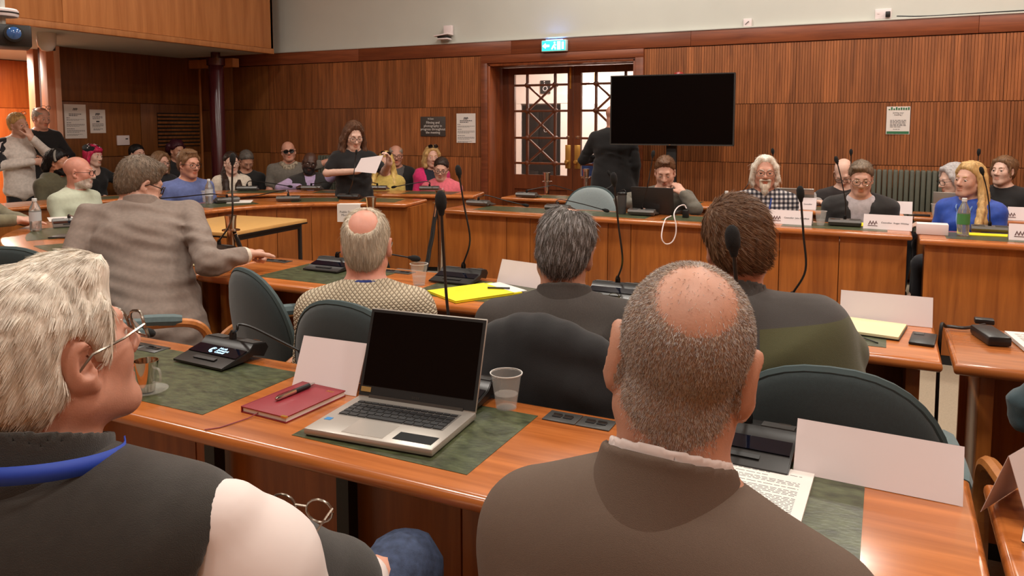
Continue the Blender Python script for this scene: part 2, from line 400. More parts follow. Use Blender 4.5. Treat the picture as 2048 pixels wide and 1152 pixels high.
def add_head(S, f, neck_to=None, nose=1.0, jaw=1.0, female=False, ears=True, detail=True, mouth_open=0, earsize=1.0, fat=1.0):
    w = .97 if female else 1.0
    S.ell((0, -.018, .038), (.075 * w, .095, .083), k=.02, frame=f)
    S.ell((0, .03, -.03), (.0585 * w * fat, .062, .083), k=.035, frame=f)
    S.ell((0, .0, -.055), (.060 * w * fat, .062, .05), k=.03, frame=f)
    S.ell((0, .066, -.1), (.024 * jaw * w, .02, .019), k=.03, frame=f)
    for sx in (-1, 1):
        S.cone((sx * .05 * w, -.005, -.062), (sx * .022, .062, -.1), .017 * jaw, .014, k=.03, frame=f)
        S.ell((sx * .042 * w, .058, -.022), (.02, .02, .022), k=.03, frame=f)
    if detail:
        S.cone((-.034, .079, .026), (.034, .079, .026), .0105 if not female else .008, .0105 if not female else .008, k=.02, frame=f)
        for sx in (-1, 1):
            S.ell((sx * .031, .1, .0), (.019, .022, .0115), k=.014, mode='s', frame=f)
        S.cone((0, .086, .012), (0, .106 + .004 * nose, -.03), .0085, .0125 * nose, k=.014, frame=f)
        for sx in (-1, 1): S.ell((sx * .0125 * nose, .098, -.036), (.0085, .011, .0085), k=.008, frame=f)
        for sx in (-1, 1):   # upper and lower eyelids
            S.ell((sx * .031, .081, .0065), (.0155, .0105, .0065), k=.006, frame=f)
            S.ell((sx * .031, .0805, -.0075), (.014, .009, .0045), k=.006, frame=f)
        S.ell((0, .084, -.0615), (.0235, .0135, .0062), k=.007, frame=f)
        S.ell((0, .0825, -.0745), (.019, .0135, .0068), k=.008, frame=f)
        S.cone((-.021, .0955, -.0675), (.021, .0955, -.0675), .0016 + mouth_open, .0016 + mouth_open, k=.005, mode='s', frame=f)
    if ears:
        for sx in (-1, 1):
            rr = rotm(-12, 0, -sx * 24)
            S.ell((sx * .0795 * w, -.006, -.006), (.0095 * earsize, .0195 * earsize, .0325 * earsize), rot=rr, k=.008, frame=f)
            S.ell((sx * .088 * w, .002, -.002), (.0085 * earsize, .011 * earsize, .019 * earsize), rot=rr, k=.006, mode='s', frame=f)
            S.ell((sx * .0775 * w, .004, -.033 * earsize), (.008, .009, .011), k=.006, frame=f)
    nk = .052 if not female else .046
    a = fpt(f, (0, -.03, -.05)); b = fpt(f, (0, -.05, -.17)) if neck_to is None else np.array(neck_to, float)
    S.cone(a, b, nk * f[2], (nk + .006) * f[2], k=.03)
def add_hand(S, w, d, n, side=1, curl=35, spread=.0, s=1.0, k=.004, thumb=.6, curls=None):
    """w wrist, d finger direction, n palm normal (direction the palm faces), side +1: thumb towards n x d"""
    d = np.array(d, float); d /= np.linalg.norm(d); n = np.array(n, float); n -= d * (n @ d); n /= np.linalg.norm(n)
    u = np.cross(n, d) * side; w = np.array(w, float)
    S.cone(w - d * .02 * s, w + d * .03 * s, .0235 * s, .026 * s, k=.02, an=(u, 1.25))
    S.cone(w + d * .03 * s, w + d * .085 * s, .0145 * s, .0125 * s, k=.012, an=(u, 2.7))
    for i, (o, L) in enumerate(((.027, .072), (.0095, .080), (-.009, .074), (-.026, .058))):
        c = R((curls or [curl] * 4)[i]); p = w + d * (.088 - .006 * abs(i - 1.2)) * s + u * o * s; ang = c * .7
        r = (.0093, .0095, .009, .008)[i] * s; base = d + u * spread * (1.5 - i)
        for j, fr in enumerate((.45, .31, .24)):
            q = p + (base * math.cos(ang) + n * math.sin(ang)) * L * fr * s
            S.cone(p, q, r, r * .93, k=k); p = q; ang += c; r *= .93
    p = w + d * .022 * s + u * .026 * s; v = d * .72 + u * .62 + n * .3 * thumb
    for fr, r0, r1 in ((.042, .0135, .0112), (.032, .0112, .0098), (.025, .0098, .0085)):
        v = v / np.linalg.norm(v); q = p + v * fr * s; S.cone(p, q, r0 * s, r1 * s, k=.008); p = q; v = v + n * .25 * thumb + d * .25
def head_front_y(S, f, x, z, y0=.14):
    """y of the head surface at head-local x, z"""
    ys = np.linspace(y0, .02, 61); P = np.array([fpt(f, (x, y, z)) for y in ys]); D = S.eval(P); i = np.argmax(D < 0)
    return ys[i]
def b_glasses(parent, S, f, m, lens=None, w=.0265, h=.019, y=.108, z=-.002, up=0.0, rim=.0022, ang=0, gap=.032):
    """spectacles in the head frame; up>0 pushes them up onto the hair"""
    g = bmesh.new(); T = (lambda p: fpt(f, p)) if not up else (lambda p: fpt(f, np.array([0, -.03, up]) + rotm(ang) @ np.array(p)))
    rims = []
    for sx in (-1, 1):
        pts = []
        for a in np.linspace(0, 2 * math.pi, 17):
            ca, sa = math.cos(a), math.sin(a)
            pts.append(T((sx * gap + w * math.copysign(abs(ca) ** .7, ca), y - .012 * abs(ca) * (ca * sx > 0), z + h * math.copysign(abs(sa) ** .75, sa))))
        rims.append(pts); b_tube(g, pts, rim * f[2], 6, False)
        b_tube(g, [T((sx * (gap + w), y - .012, z + .006)), T((sx * .079, .06, z + .007)), T((sx * .086, .01, z + .008)), T((sx * .083, -.012, z - .008))], rim * .9 * f[2], 5)
    b_tube(g, [T((-gap + w - .002, y, z + .004)), T((0, y + .003, z + .008)), T((gap - w + .002, y, z + .004))], rim * f[2], 5)
    o = bm_obj('glasses', g, m, parent, True)
    if lens is not None:
        for pts in rims:
            mesh_obj('lens', pts[:-1], [tuple(range(len(pts) - 1))], lens, o)
    return o
M_gl_dark = mat('dark_frames', (22, 18, 18), .3); M_gl_metal = mat('metal_frames', (150, 140, 128), .25, metal=.9); M_gl_lens = mat('dark_lenses', (10, 10, 12), .08)
M_lens = mat('spectacle_lens', (.98, .98, .98), .0, trans=1.0); M_lens.node_tree.nodes['Principled BSDF'].inputs['IOR'].default_value = 1.01
def add_eyes(parent, f, down=0.0, m=None, closed=False):
    for sx in (-1, 1):
        bm = bmesh.new(); bmesh.ops.create_uvsphere(bm, u_segments=12, v_segments=8, radius=.0115 * f[2])
        bm.faces.ensure_lookup_table(); look = Vector(f[0] @ np.array([0, math.cos(down), -math.sin(down)]))
        for fc in bm.faces: fc.material_index = 1 if fc.calc_center_median().normalized().dot(look) > .80 else 0; fc.smooth = True
        bmesh.ops.translate(bm, vec=Vector(fpt(f, (sx * .031, .0785, -.0005))), verts=bm.verts[:])
        bm_obj('eye', bm, [M_eyew, M_iris], parent)
def add_brows(parent, S, f, m, th=.0034, z=.022):
    for sx in (-1, 1):
        pts = []
        for x, dz in ((.012, -.003), (.022, .002), (.034, .004), (.046, -.002)):
            pts.append(fpt(f, (sx * x, head_front_y(S, f, sx * x, z + dz) - .001, z + dz)))
        tube('eyebrow', pts, [th * f[2], th * 1.2 * f[2], th * f[2], th * .4 * f[2]], m, parent, 5)
def strands(name, roots, normals, m, parent, length, flow, rad=.0007, seg=5, jitter=.3, seed=1, keep=None, out=.35, grav=0.0):
    """hair as tapered ribbons growing from roots; flow(P)->combing direction; keep(P) pushes points outside the head"""
    rng = np.random.RandomState(seed); n = len(roots); P = roots.copy(); pts = [P.copy()]
    L = (length(roots) if callable(length) else np.full(n, length)) * rng.uniform(.7, 1.15, n); step = L / seg
    base = rng.normal(size=(n, 3)) * jitter
    for i in range(seg):
        w = out * (1 - i / seg)
        d = flow(P) + base * (.6 + .4 * i / seg) + normals * w + np.array([0, 0, -grav * i / seg]); d /= np.linalg.norm(d, axis=1)[:, None] + 1e-9
        P = P + d * step[:, None]
        if keep is not None: P = keep(P)
        pts.append(P.copy())
    pts = np.stack(pts, 1); t = np.gradient(pts, axis=1); t /= np.linalg.norm(t, axis=2)[..., None] + 1e-9
    rv = rng.normal(size=(n, 1, 3)); sd = np.cross(t, normals[:, None, :] + rv * .5); sd /= np.linalg.norm(sd, axis=2)[..., None] + 1e-9
    taper = np.linspace(1, .35, seg + 1)[None, :, None] * rad
    A = pts - sd * taper; B = pts + sd * taper; V = np.stack([A, B], 2).reshape(-1, 3)
    k = seg + 1; base_i = (np.arange(n) * k * 2)[:, None]; j = (np.arange(seg) * 2)[None, :]
    q = np.stack([base_i + j, base_i + j + 1, base_i + j + 3, base_i + j + 2], -1).reshape(-1, 4)
    o = np_mesh(name, V, q, m, parent); o['kind'] = 'stuff'; return o
def sample_surface(verts, quads, n, seed, mask=None):
    rng = np.random.RandomState(seed); c = verts[quads]; cen = c.mean(1); nr = np.cross(c[:, 2] - c[:, 0], c[:, 3] - c[:, 1]); ar = np.linalg.norm(nr, axis=1) + 1e-12
    wgt = ar.copy()
    if mask is not None: wgt = wgt * mask(cen)
    wgt /= wgt.sum(); i = rng.choice(len(quads), n, p=wgt); u, v = rng.rand(n, 1), rng.rand(n, 1)
    q = c[i]; P = (q[:, 0] * (1 - u) + q[:, 1] * u) * (1 - v) + (q[:, 3] * (1 - u) + q[:, 2] * u) * v
    return P, (nr / ar[:, None])[i]
def long_lock(S, f, pts, r0, r1, k=.012, an=None):
    P = [np.array(p, float) for p in pts]; n = len(P) - 1
    for i in range(n):
        S.cone(P[i], P[i + 1], r0 + (r1 - r0) * i / n, r0 + (r1 - r0) * (i + 1) / n, k=k, frame=f, an=an)
def hair_noise(f, amp, fr=130, seed=0):
    Mi = f[0]; c = f[1]
    def fn(P):
        q = (P - c) @ Mi; a = np.arctan2(q[..., 0], q[..., 1] + .02)
        return amp * (np.sin(a * 26 + q[..., 2] * 40 + seed) + .7 * np.sin(a * 43 - q[..., 2] * 55 + 2 * seed)) 
    return fn
def cap_hair(S, f, t=.012, off=0.0, slope=1.1, bald=None, ears=True, fringe=False, back=0.0):
    """cap over the skull, cut by the hairline plane"""
    S.ell((0, -.02, .04), (.075 + t, .096 + t * 1.15, .084 + t * 1.1), k=.01, frame=f)
    S.ell((0, -.05, -.02), (.062 + t * .8, .058 + t + back, .07), k=.03, frame=f)
    S.plane((0, 0, -.014 + off), (0, slope, -1), k=.024, frame=f)
    if ears:
        for sx in (-1, 1): S.ell((sx * .085, .004, -.014), (.028, .024, .037), k=.008, mode='s', frame=f)
    if bald is not None: S.ell(bald[0], bald[1], k=.012, mode='s', frame=f)

# ================================================================== THE ROOM
def st(o): o['kind'] = 'structure'; return o
YW = 8.2
st(box('floor', -12.5, 3.4, -3.2, 12.4, -.12, 0, M_carpet))
ceil_o = st(box('ceiling', -12.5, 3.4, -3.2, 8.6, CEIL, CEIL + .1, M_white))
M_lampon = mat('lamp_diffuser', (1.0, .9, .76), .5, emit=5)
for i, (x, y) in enumerate(LAMPS):
    lathe('lamp_ring', [(.30, -.02), (.34, -.02), (.34, 0), (.30, 0)], M_white, ceil_o, 20, cap_top=False, cap_bot=False, loc=(x, y, CEIL))
    lathe('lamp_diffuser', [(.30, -.004), (.29, -.012)], M_lampon, ceil_o, 20, loc=(x, y, CEIL))
# far wall: plain masonry core, wood-lined up to 2.48
bm = bmesh.new()
b_box(bm, -9.6, -4.31, YW + .02, YW + .36, 0, CEIL); b_box(bm, -2.49, 3.4, YW + .02, YW + .36, 0, CEIL); b_box(bm, -4.31, -2.49, YW + .02, YW + .36, 2.22, CEIL)
wall_back = st(bm_obj('wall_back', bm, M_white))
M_backing = mat('groove_shadow_wood', (74, 36, 18), .7)
for x0, x1 in ((-9.1, -4.39), (-2.40, 3.35)):
    box('backing_board', x0, x1, YW + .004, YW + .019, 0, 2.32, M_backing, wall_back)
def slat_panel(x0, x1, z0, z1, base, seed):
    rng = random.Random(seed); n = max(4, round((x1 - x0) / .0262)); w = (x1 - x0) / n; V = []; Fc = []; tone = []
    streak = base
    for i in range(n):
        if rng.random() < .12: streak = base * rng.uniform(.82, 1.28)
        elif rng.random() < .25: streak = base
        a, b = x0 + i * w + .0015, x0 + (i + 1) * w - .0015; s = len(V); d = .0
        yf = YW - .014
        V += [(a, YW + .003, z0), (a, yf, z0), (b, yf, z0), (b, YW + .003, z0), (a, YW + .003, z1), (a, yf, z1), (b, yf, z1), (b, YW + .003, z1)]
        Fc += [(s, s + 1, s + 5, s + 4), (s + 1, s + 2, s + 6, s + 5), (s + 2, s + 3, s + 7, s + 6), (s + 4, s + 5, s + 6, s + 7), (s, s + 3, s + 2, s + 1)]
        t = streak * rng.uniform(.9, 1.1); tone += [(t, t, t, 1)] * 8
    o = mesh_obj('slatted_panel', V, Fc, M_slat, wall_back)
    ca = o.data.color_attributes.new('tone', 'FLOAT_COLOR', 'POINT'); ca.data.foreach_set('color', np.array(tone, np.float32).ravel())
k = 0
for X0, X1, n in ((-7.75, -4.39, 4), (-2.40, 3.3, 7)):
    for j, (z0, z1) in enumerate(((.02, 1.107), (1.113, 1.708), (1.714, 2.314))):
        w = (X1 - X0) / n; rng = random.Random(k * 7 + j)
        cuts = [X0] + [X0 + w * (i + rng.uniform(-.18, .18)) for i in range(1, n)] + [X1]
        for i in range(n):
            k += 1; slat_panel(cuts[i] + .001, cuts[i + 1] - .001, z0, z1, rng.choice([.86, .95, 1.0, 1.05, 1.18]), k * 31)
for j, (z0, z1) in enumerate(((.02, 1.107), (1.113, 1.708), (1.714, 2.314))):
    for x0, x1 in ((-9.04, -8.42), (-8.412, -7.757)):
        box('wall_panel', x0, x1, YW - .012, YW + .004, z0, z1, M_dpanel, wall_back, .002)
for x0, x1 in ((-9.05, -6.2), (-6.2, -4.0), (-4.0, -1.9), (-1.9, .7), (.7, 3.4)):
    box('head_board', x0 + .001, x1 - .001, YW - .022, YW + .02, 2.322, 2.478, M_trim, wall_back, .003)
box('cap_moulding', -9.05, 3.4, YW - .03, YW + .02, 2.478, 2.494, M_white, wall_back, .003)
# other walls (mostly out of view)
st(box('wall_right', 3.2, 3.4, -3.2, 8.2, 0, CEIL, M_fascia))
st(box('wall_near', -12.5, 3.4, -3.2, -3.0, 0, CEIL, M_fascia))
# doorway: architrave, lining
arch = st(empty('trim_1'))
box('architrave', -4.39, -4.305, YW - .05, YW + .02, 0, 2.225, M_trim, arch, .006)
box('architrave', -2.495, -2.40, YW - .05, YW + .02, 0, 2.225, M_trim, arch, .006)
box('architrave', -4.39, -2.40, YW - .05, YW + .02, 2.222, 2.316, M_trim, arch, .006)
box('lining', -4.309, -4.28, YW - .03, YW + .36, 0, 2.21, M_cherry, arch, .002); box('lining', -2.52, -2.491, YW - .03, YW + .36, 0, 2.21, M_cherry, arch, .002)
box('lining', -4.30, -2.50, YW - .03, YW + .36, 2.19, 2.221, M_cherry, arch, .002)
box('threshold', -4.30, -2.50, YW, YW + .36, 0, .012, M_trim, arch)
M_door = wood('door_wood', (84, 40, 20), (116, 60, 30), .35, 'z')
def door(name, xl, xr, gx, hinge):
    """gx: x of glass left, bar1, bar2, glass right"""
    y0, y1 = 8.5, 8.545; zs = [.893, 1.032, 1.340, 1.664, 1.974, 2.104]
    d = st(empty(name))
    bm = bmesh.new()
    b_box(bm, xl, gx[0], y0, y1, .02, 2.185); b_box(bm, gx[3], xr, y0, y1, .02, 2.185); b_box(bm, gx[0], gx[3], y0, y1, 2.104, 2.185); b_box(bm, gx[0], gx[3], y0, y1, .72, .893); b_box(bm, gx[0], gx[3], y0, y1, .02, .22)
    bm_obj('door_frame', bm, M_door, d)
    box('door_panel', gx[0], gx[3], y0 + .012, y1 - .012, .22, .72, M_door, d)
    for x in gx[1:3]: box('glazing_bar', x - .013, x + .013, y0 + .002, y1 - .002, .893, 2.104, M_door, d, .003)
    for z in zs[1:5]: box('glazing_bar', gx[0], gx[3], y0 + .004, y1 - .004, z - .013, z + .013, M_door, d, .003)
    for i in (1, 2, 3):
        za, zb = zs[i], zs[i + 1]; xa, xb = gx[1], gx[2]
        for s in (0, 1):
            p, q = (Vector((xa, 0, za if s else zb)), Vector((xb, 0, zb if s else za))); L = (q - p).length; ang = math.atan2(q.z - p.z, q.x - p.x)
            bm = bmesh.new(); b_box(bm, -L / 2, L / 2, y0 + .006 + .002 * s, y1 - .006, -.011, .011, .003)
            bmesh.ops.transform(bm, matrix=Matrix.Translation((p + q) / 2) @ Matrix.Rotation(-ang, 4, 'Y'), verts=bm.verts[:]); bm_obj('lattice_bar', bm, M_door, d)
        lathe('lattice_boss', [(.016, -.03), (.016, .026), (.008, .03)], M_door, d, 10).matrix_basis = Matrix.Translation(((xa + xb) / 2, (y0 + y1) / 2, (za + zb) / 2)) @ Matrix.Rotation(R(90), 4, 'X')
    for x in gx[1:3]:
        for z in zs[1:5]:
            lathe('lattice_boss', [(.03, -.03), (.03, .026), (.02, .032)], M_door, d, 12).matrix_basis = Matrix.Translation((x, (y0 + y1) / 2, z)) @ Matrix.Rotation(R(90), 4, 'X')
    cols = [(gx[0], gx[1] - .013), (gx[1] + .013, gx[2] - .013), (gx[2] + .013, gx[3])]
    rows = list(zip([zs[0]] + [z + .013 for z in zs[1:5]], [z - .013 for z in zs[1:5]] + [zs[5]]))
    for a, b in cols:
        for c, e in rows: box('pane', a, b, 8.520, 8.525, c, e, M_glass, d)
    mx = xr if hinge == 'l' else xl; s = -1 if hinge == 'l' else 1
    box('push_plate', mx + s * .022, mx + s * .092, y0 - .006, y0, .98, 1.26, M_brass, d, .002)
    lathe('door_knob', [(.012, 0), (.012, .03), (.026, .04), (.028, .055), (.018, .068)], M_brass, d, 12).matrix_basis = Matrix.Translation((mx + s * .055, y0, 1.06)) @ Matrix.Rotation(R(90), 4, 'X')
    box('lock_plate', mx + s * .035, mx + s * .08, y0 - .004, y0, 1.335, 1.365, M_chrome, d, .002)
    if hinge == 'l': box('flush_bolt', mx - .045, mx - .022, y0 - .006, y0, 1.92, 2.17, M_brass, d, .002)
    return d
door('door_1', -4.278, -3.349, [-4.112, -3.947, -3.583, -3.417], 'l')
door('door_2', -3.344, -2.522, [-3.247, -3.068, -2.712, -2.571], 'r')
# lobby behind the doors
M_lobby = mat('lobby_paint', (236, 216, 206), .7)
st(box('wall_lobby_back', -7.5, -.5, 10.8, 10.95, 0, 3.1, M_lobby)); st(box('wall_lobby_left', -6.6, -6.5, 8.56, 10.8, 0, 3.1, M_lobby))
st(box('wall_lobby_right', -1.6, -1.5, 8.56, 10.8, 0, 3.1, M_lobby)); st(box('ceiling_lobby', -7.5, -.5, 8.56, 10.95, 3.1, 3.2, M_lobby))
ld = st(empty('door_3')); M_ddoor = mat('dark_door_paint', (34, 26, 24), .3)
box('door_leaf', -5.06, -4.44, 10.74, 10.79, .02, 1.80, M_ddoor, ld)
for z0, z1 in ((.15, .8), (.95, 1.7)):
    for x0, x1 in ((-4.99, -4.78), (-4.72, -4.51)): box('door_panel', x0, x1, 10.725, 10.745, z0, z1, M_ddoor, ld, .008)
bm = bmesh.new(); b_box(bm, -5.2, -5.08, 10.72, 10.795, 0, 1.82); b_box(bm, -4.42, -4.3, 10.72, 10.795, 0, 1.82); b_box(bm, -5.2, -4.3, 10.715, 10.795, 1.822, 1.95); bm_obj('door_frame', bm, M_lobby, ld)
lathe('door_number_ring', [(.026, 0), (.032, .004), (.026, .008)], M_paper, ld, 14, cap_top=False, cap_bot=False).matrix_basis = Matrix.Translation((-4.66, 10.72, 1.42)) @ Matrix.Rotation(R(90), 4, 'X')
ws = box('toilet_sign', -4.78, -4.62, 10.778, 10.798, 1.97, 2.17, mat('sign_dark', (52, 48, 46), .5)); tag(ws, 'small dark accessible toilet sign above the lobby door', 'sign')
bm = bmesh.new(); b_tube(bm, [(-4.71, 10.774, 2.13), (-4.705, 10.774, 2.08), (-4.67, 10.774, 2.075), (-4.66, 10.774, 2.035)], .006, 6)
b_tube(bm, [(-4.70 + .032 * math.cos(a), 10.774, 2.045 + .032 * math.sin(a)) for a in np.linspace(1.8, 6.0, 12)], .005, 6); bmesh.ops.create_icosphere(bm, subdivisions=1, radius=.011, matrix=Matrix.Translation((-4.712, 10.774, 2.15)))
bm_obj('wheelchair_symbol', bm, M_paper, ws)
gl = empty('globe_lamp', (-3.545, 9.8, 1.93), 0, 'glowing white globe lamp in the lobby behind the right door', 'lamp')
bm = bmesh.new(); bmesh.ops.create_uvsphere(bm, u_segments=20, v_segments=12, radius=.15); bm_obj('globe', bm, mat('globe_glow', (1.0, .93, .84), .5, emit=5), gl, True)
tube('stem', [(0, 0, .15), (0, 0, 1.17)], .012, M_brass, gl)
bg = empty('blue_bag', (-3.47, 9.35, 0), 0, 'blue holdall standing on a dark stand in the lobby', 'bag')
M_bluebag = mat('blue_nylon', (34, 72, 140), .6, noise=.15)
box('bag_body', -.16, .16, -.12, .12, .62, 1.06, M_bluebag, bg, .04); tube('bag_handle', [(-.1, -.1, 1.05), (-.09, -.1, 1.14), (.09, -.1, 1.14), (.1, -.1, 1.05)], .012, M_black, bg)
box('stand', -.15, .15, -.11, .11, 0, .62, M_black, bg, .01); box('bag_band', -.163, .163, -.124, -.118, .78, .84, M_black, bg)
# ---------------------------------------------------------- left wall, gallery, corridor
XW = -9.05; ZS = 2.44
wl = st(box('wall_left', XW - .35, XW - .02, 6.02, YW + .4, 0, CEIL, M_backing))
for (y0, y1, z0, z1) in ((6.03, 7.15, .02, 1.085), (7.158, 8.18, .02, 1.085), (6.03, 7.15, 1.092, 1.782), (7.158, 8.18, 1.092, 1.782), (6.03, 8.18, 1.789, 2.44)):
    box('wall_panel', XW - .02, XW, y0, y1, z0, z1, M_dpanel, wl, .002)
box('edge_strip', XW - .01, XW + .012, 8.15, 8.185, 0, 2.44, M_fascia, wl, .002)
gal = st(empty('trim_2'))
XF = -7.36
for y0, y1 in ((-1.0, 2.9), (2.905, 4.98), (4.985, 7.88)):
    box('fascia_panel', XF - .05, XF, y0, y1, 2.50, CEIL, M_fascia, gal, .002)
box('fascia_edge', XF - .05, XF + .012, -1.0, 7.88, 2.432, 2.496, M_fascia, gal, .003)
box('end_board', -9.4, XF, 7.84, 7.88, 2.44, CEIL, M_fascia, gal)
cg_o = st(box('ceiling_gallery', -12.5, XF - .05, -1.0, 7.84, ZS, ZS + .06, M_white))
box('cross_beam', -9.05, -8.2, 7.98, 8.1, 2.30, 2.42, M_fascia, gal, .004)
cp = empty('column', (-7.92, 7.42, 0), 0, 'glossy dark maroon steel column holding up the gallery', 'column')
M_maroon = mat('maroon_gloss_paint', (66, 18, 24), .22)
lathe('shaft', [(.095, 0), (.095, 2.28), (.088, 2.29)], M_maroon, cp, 24); lathe('cap', [(.115, 2.27), (.115, 2.36), (.06, 2.365), (.06, 2.44)], M_maroon, cp, 24)
pil = st(empty('trim_3'))
M_salmon = wood('pillar_wood', (196, 122, 84), (216, 146, 106), .4, 'z')
box('corner_post', -9.12, -9.0, 5.86, 6.02, 0, 2.44, M_salmon, pil, .004); box('corner_strip', -9.0, -8.985, 5.95, 6.02, 0, 2.44, mat('strip_wood', (232, 184, 156), .35), pil, .002)
box('wing_panel', -9.75, -9.62, 6.10, 6.6, 0, 2.44, M_salmon, pil, .003)
cw = st(box('wall_corridor', -11.65, -11.5, -1, 8.4, 0, 2.44, M_backing)); M_corr = wood('corridor_wood', (176, 84, 34), (206, 108, 48), .4, 'z')
for z0, z1 in ((.02, 1.16), (1.166, 1.74), (1.746, 2.43)):
    for y0, y1 in ((3.5, 5.0), (5.006, 6.5), (6.506, 8.2)): box('wall_panel', -11.5, -11.48, y0, y1, z0, z1, M_corr, cw, .002)
st(box('wall_corridor_end', -11.6, -9.4, 8.2, 8.4, 0, 2.44, M_corr))
for y in (4.4, 5.6, 6.8):
    box('strip_light', -10.6, -10.2, y, y + .22, 2.405, 2.438, mat('strip_light_glow', (1.0, .88, .74), .5, emit=6), cg_o)
vg = st(empty('trim_4'))
box('vent_backing', XW, XW + .004, 7.41, 8.13, 1.19, 1.665, M_blackm, vg)
for i in range(9): box('slat', XW + .002, XW + .022, 7.41, 8.13, 1.205 + i * .0515, 1.205 + i * .0515 + .032, M_dpanel, vg, .003)
# ---------------------------------------------------------- wall-hung things
def rows_of_ink(parent, w, h, lines, m=None, y=-.0022):
    """printed lines of a notice as thin bars of small words"""
    bm = bmesh.new(); rng = random.Random(len(lines) * 3 + int(w * 1000))
    for z, x0, x1, th in lines:
        x = x0
        while x < x1:
            l = min(rng.uniform(.012, .03), x1 - x); b_box(bm, x, x + l, y, y + .0006, z - th / 2, z + th / 2); x += l + .005
    o = bm_obj('print', bm, m or M_ink, parent); o['kind'] = 'stuff'; return o
def notice(name, label, loc, rz, w, h, lines, m=M_sheet, logo=True):
    o = empty(name, loc, rz, label, 'notice'); box('sheet', -w / 2, w / 2, -.0015, 0, -h / 2, h / 2, m, o)
    rows_of_ink(o, w, h, lines)
    if logo:
        bm = bmesh.new()
        for i in range(3): b_tube(bm, [(-.02 + .02 * i - .008, -.0025, h / 2 - .075), (-.02 + .02 * i, -.0025, h / 2 - .045), (-.02 + .02 * i + .012, -.0025, h / 2 - .06)], .0045, 5)
        bm_obj('crest', bm, M_ink, o)
    return o
def para(w, h, blocks):
    L = []
    for top, n, sp, x0, x1, th in blocks:
        for i in range(n): L.append((h / 2 - top - i * sp, x0 * w, (x1 if i < n - 1 else x0 + (x1 - x0) * .7) * w, th))
    return L
big = para(.28, .4, [(.11, 2, .018, -.3, .3, .009), (.155, 1, .01, -.42, -.2, .006), (.175, 2, .012, -.42, .42, .004), (.215, 1, .01, -.42, -.1, .006), (.235, 3, .012, -.42, .42, .004), (.29, 1, .01, -.42, .1, .006), (.31, 3, .012, -.42, .42, .004), (.36, 2, .012, -.42, .3, .004)])
notice('wall_notice', 'large white printed notice on the dark left wall', (XW + .003, 6.223, 1.54), R(90), .285, .42, big)
o = notice('wall_notice', 'small white notice with a black symbol on the left wall', (XW + .003, 6.522, 1.543), R(90), .215, .297,
           para(.215, .297, [(.09, 3, .014, -.33, .33, .006), (.18, 4, .013, -.36, .36, .005), (.245, 2, .013, -.3, .3, .006)])); box('phone_symbol', -.022, .022, -.003, -.0015, -.012, .006, M_ink, o, .0)
notice('wall_notice', 'white printed notice on the slatted wall left of the doors', (-4.613, YW - .017, 1.458), 0, .265, .355, big)
po = notice('wall_notice', 'white poster with green band on the slatted wall right of the screen', (.08, YW - .017, 1.538), R(2), .2, .262, para(.2, .262, [(.13, 6, .0125, -.34, .34, .005), (.215, 1, .01, -.2, .2, .004)]), logo=False)
M_green = mat('poster_green', (48, 110, 72), .7)
box('green_band', -.095, .095, -.003, -.0015, -.127, -.103, M_green, po); bm = bmesh.new()
for i in range(9): x = -.085 + i * .0205; b_box(bm, x, x + .014, -.003, -.0016, .098, .108 + .018 * abs(math.sin(i * 1.7)))
bm_obj('grass_print', bm, M_green, po)
text('lettering', 'Joining your\nmeeting ?', .019, M_ink, po, Matrix.Translation((0, -.0022, .066)) @ Matrix.Rotation(R(90), 4, 'X'))
sg = empty('filming_sign', (-5.08, YW - .017, 1.478), 0, 'dark grey filming sign with white lettering on slatted wall', 'sign')
box('board', -.18, .18, -.008, 0, -.122, .122, mat('charcoal_board', (66, 58, 54), .6), sg, .002)
M_wtext = mat('white_lettering', (225, 220, 214), .7)
text('lettering', 'Filming and\nphotography in\nprogress throughout\nthe meeting', .043, M_wtext, sg, Matrix.Translation((0, -.0085, .035)) @ Matrix.Rotation(R(90), 4, 'X'), spacing=.95)
text('heading', 'N Som', .03, M_wtext, sg, Matrix.Translation((-.03, -.0085, .085)) @ Matrix.Rotation(R(90), 4, 'X'))
th = empty('thermostat', (XW, 6.866, 1.296), R(90), 'small white wall control plate on the dark left wall', 'thermostat')
box('plate', -.092, .092, -.02, 0, -.064, .064, M_paper, th, .006); box('display', .03, .065, -.023, -.02, .012, .026, M_ink, th)
ex = empty('exit_sign', (-3.433, YW - .03, 2.388), 0, 'lit green and white running-man exit sign above the doors', 'exit sign')
box('case', -.155, .155, -.06, 0, -.066, .066, mat('exit_case', (200, 220, 220), .4), ex, .012)
box('lit_face', -.142, .142, -.064, -.058, -.054, .054, mat('exit_green_glow', (.03, .62, .50), .4, emit=1.6), ex, .004)
bm = bmesh.new(); M_glow = mat('exit_white_glow', (.75, 1.0, .97), .4, emit=3.0)
b_box(bm, .045, .085, -.067, -.064, -.045, .045); b_box(bm, -.12, -.05, -.067, -.064, -.012, .012)
b_tube(bm, [(-.13, -.066, 0), (-.095, -.066, .025)], .006, 5); b_tube(bm, [(-.13, -.066, 0), (-.095, -.066, -.025)], .006, 5)
b_tube(bm, [(-.02, -.066, -.04), (-.005, -.066, -.01), (.012, -.066, .012), (.03, -.066, .005)], .008, 6); b_tube(bm, [(-.002, -.066, -.01), (.02, -.066, -.02), (.022, -.066, -.043)], .008, 6)
bmesh.ops.create_icosphere(bm, subdivisions=1, radius=.011, matrix=Matrix.Translation((.015, -.066, .033))); b_box(bm, .1, .125, -.067, -.064, -.04, .04)
bm_obj('pictogram', bm, M_glow, ex); box('top_lens', -.1, .1, -.05, -.01, .066, .07, mat('exit_blue_glow', (.12, .32, 1.0), .4, emit=14), ex)
sn = empty('alarm_beacon', (-4.88, YW + .01, 2.6), 0, 'small white wall beacon with tilted black lens on pale wall', 'alarm')
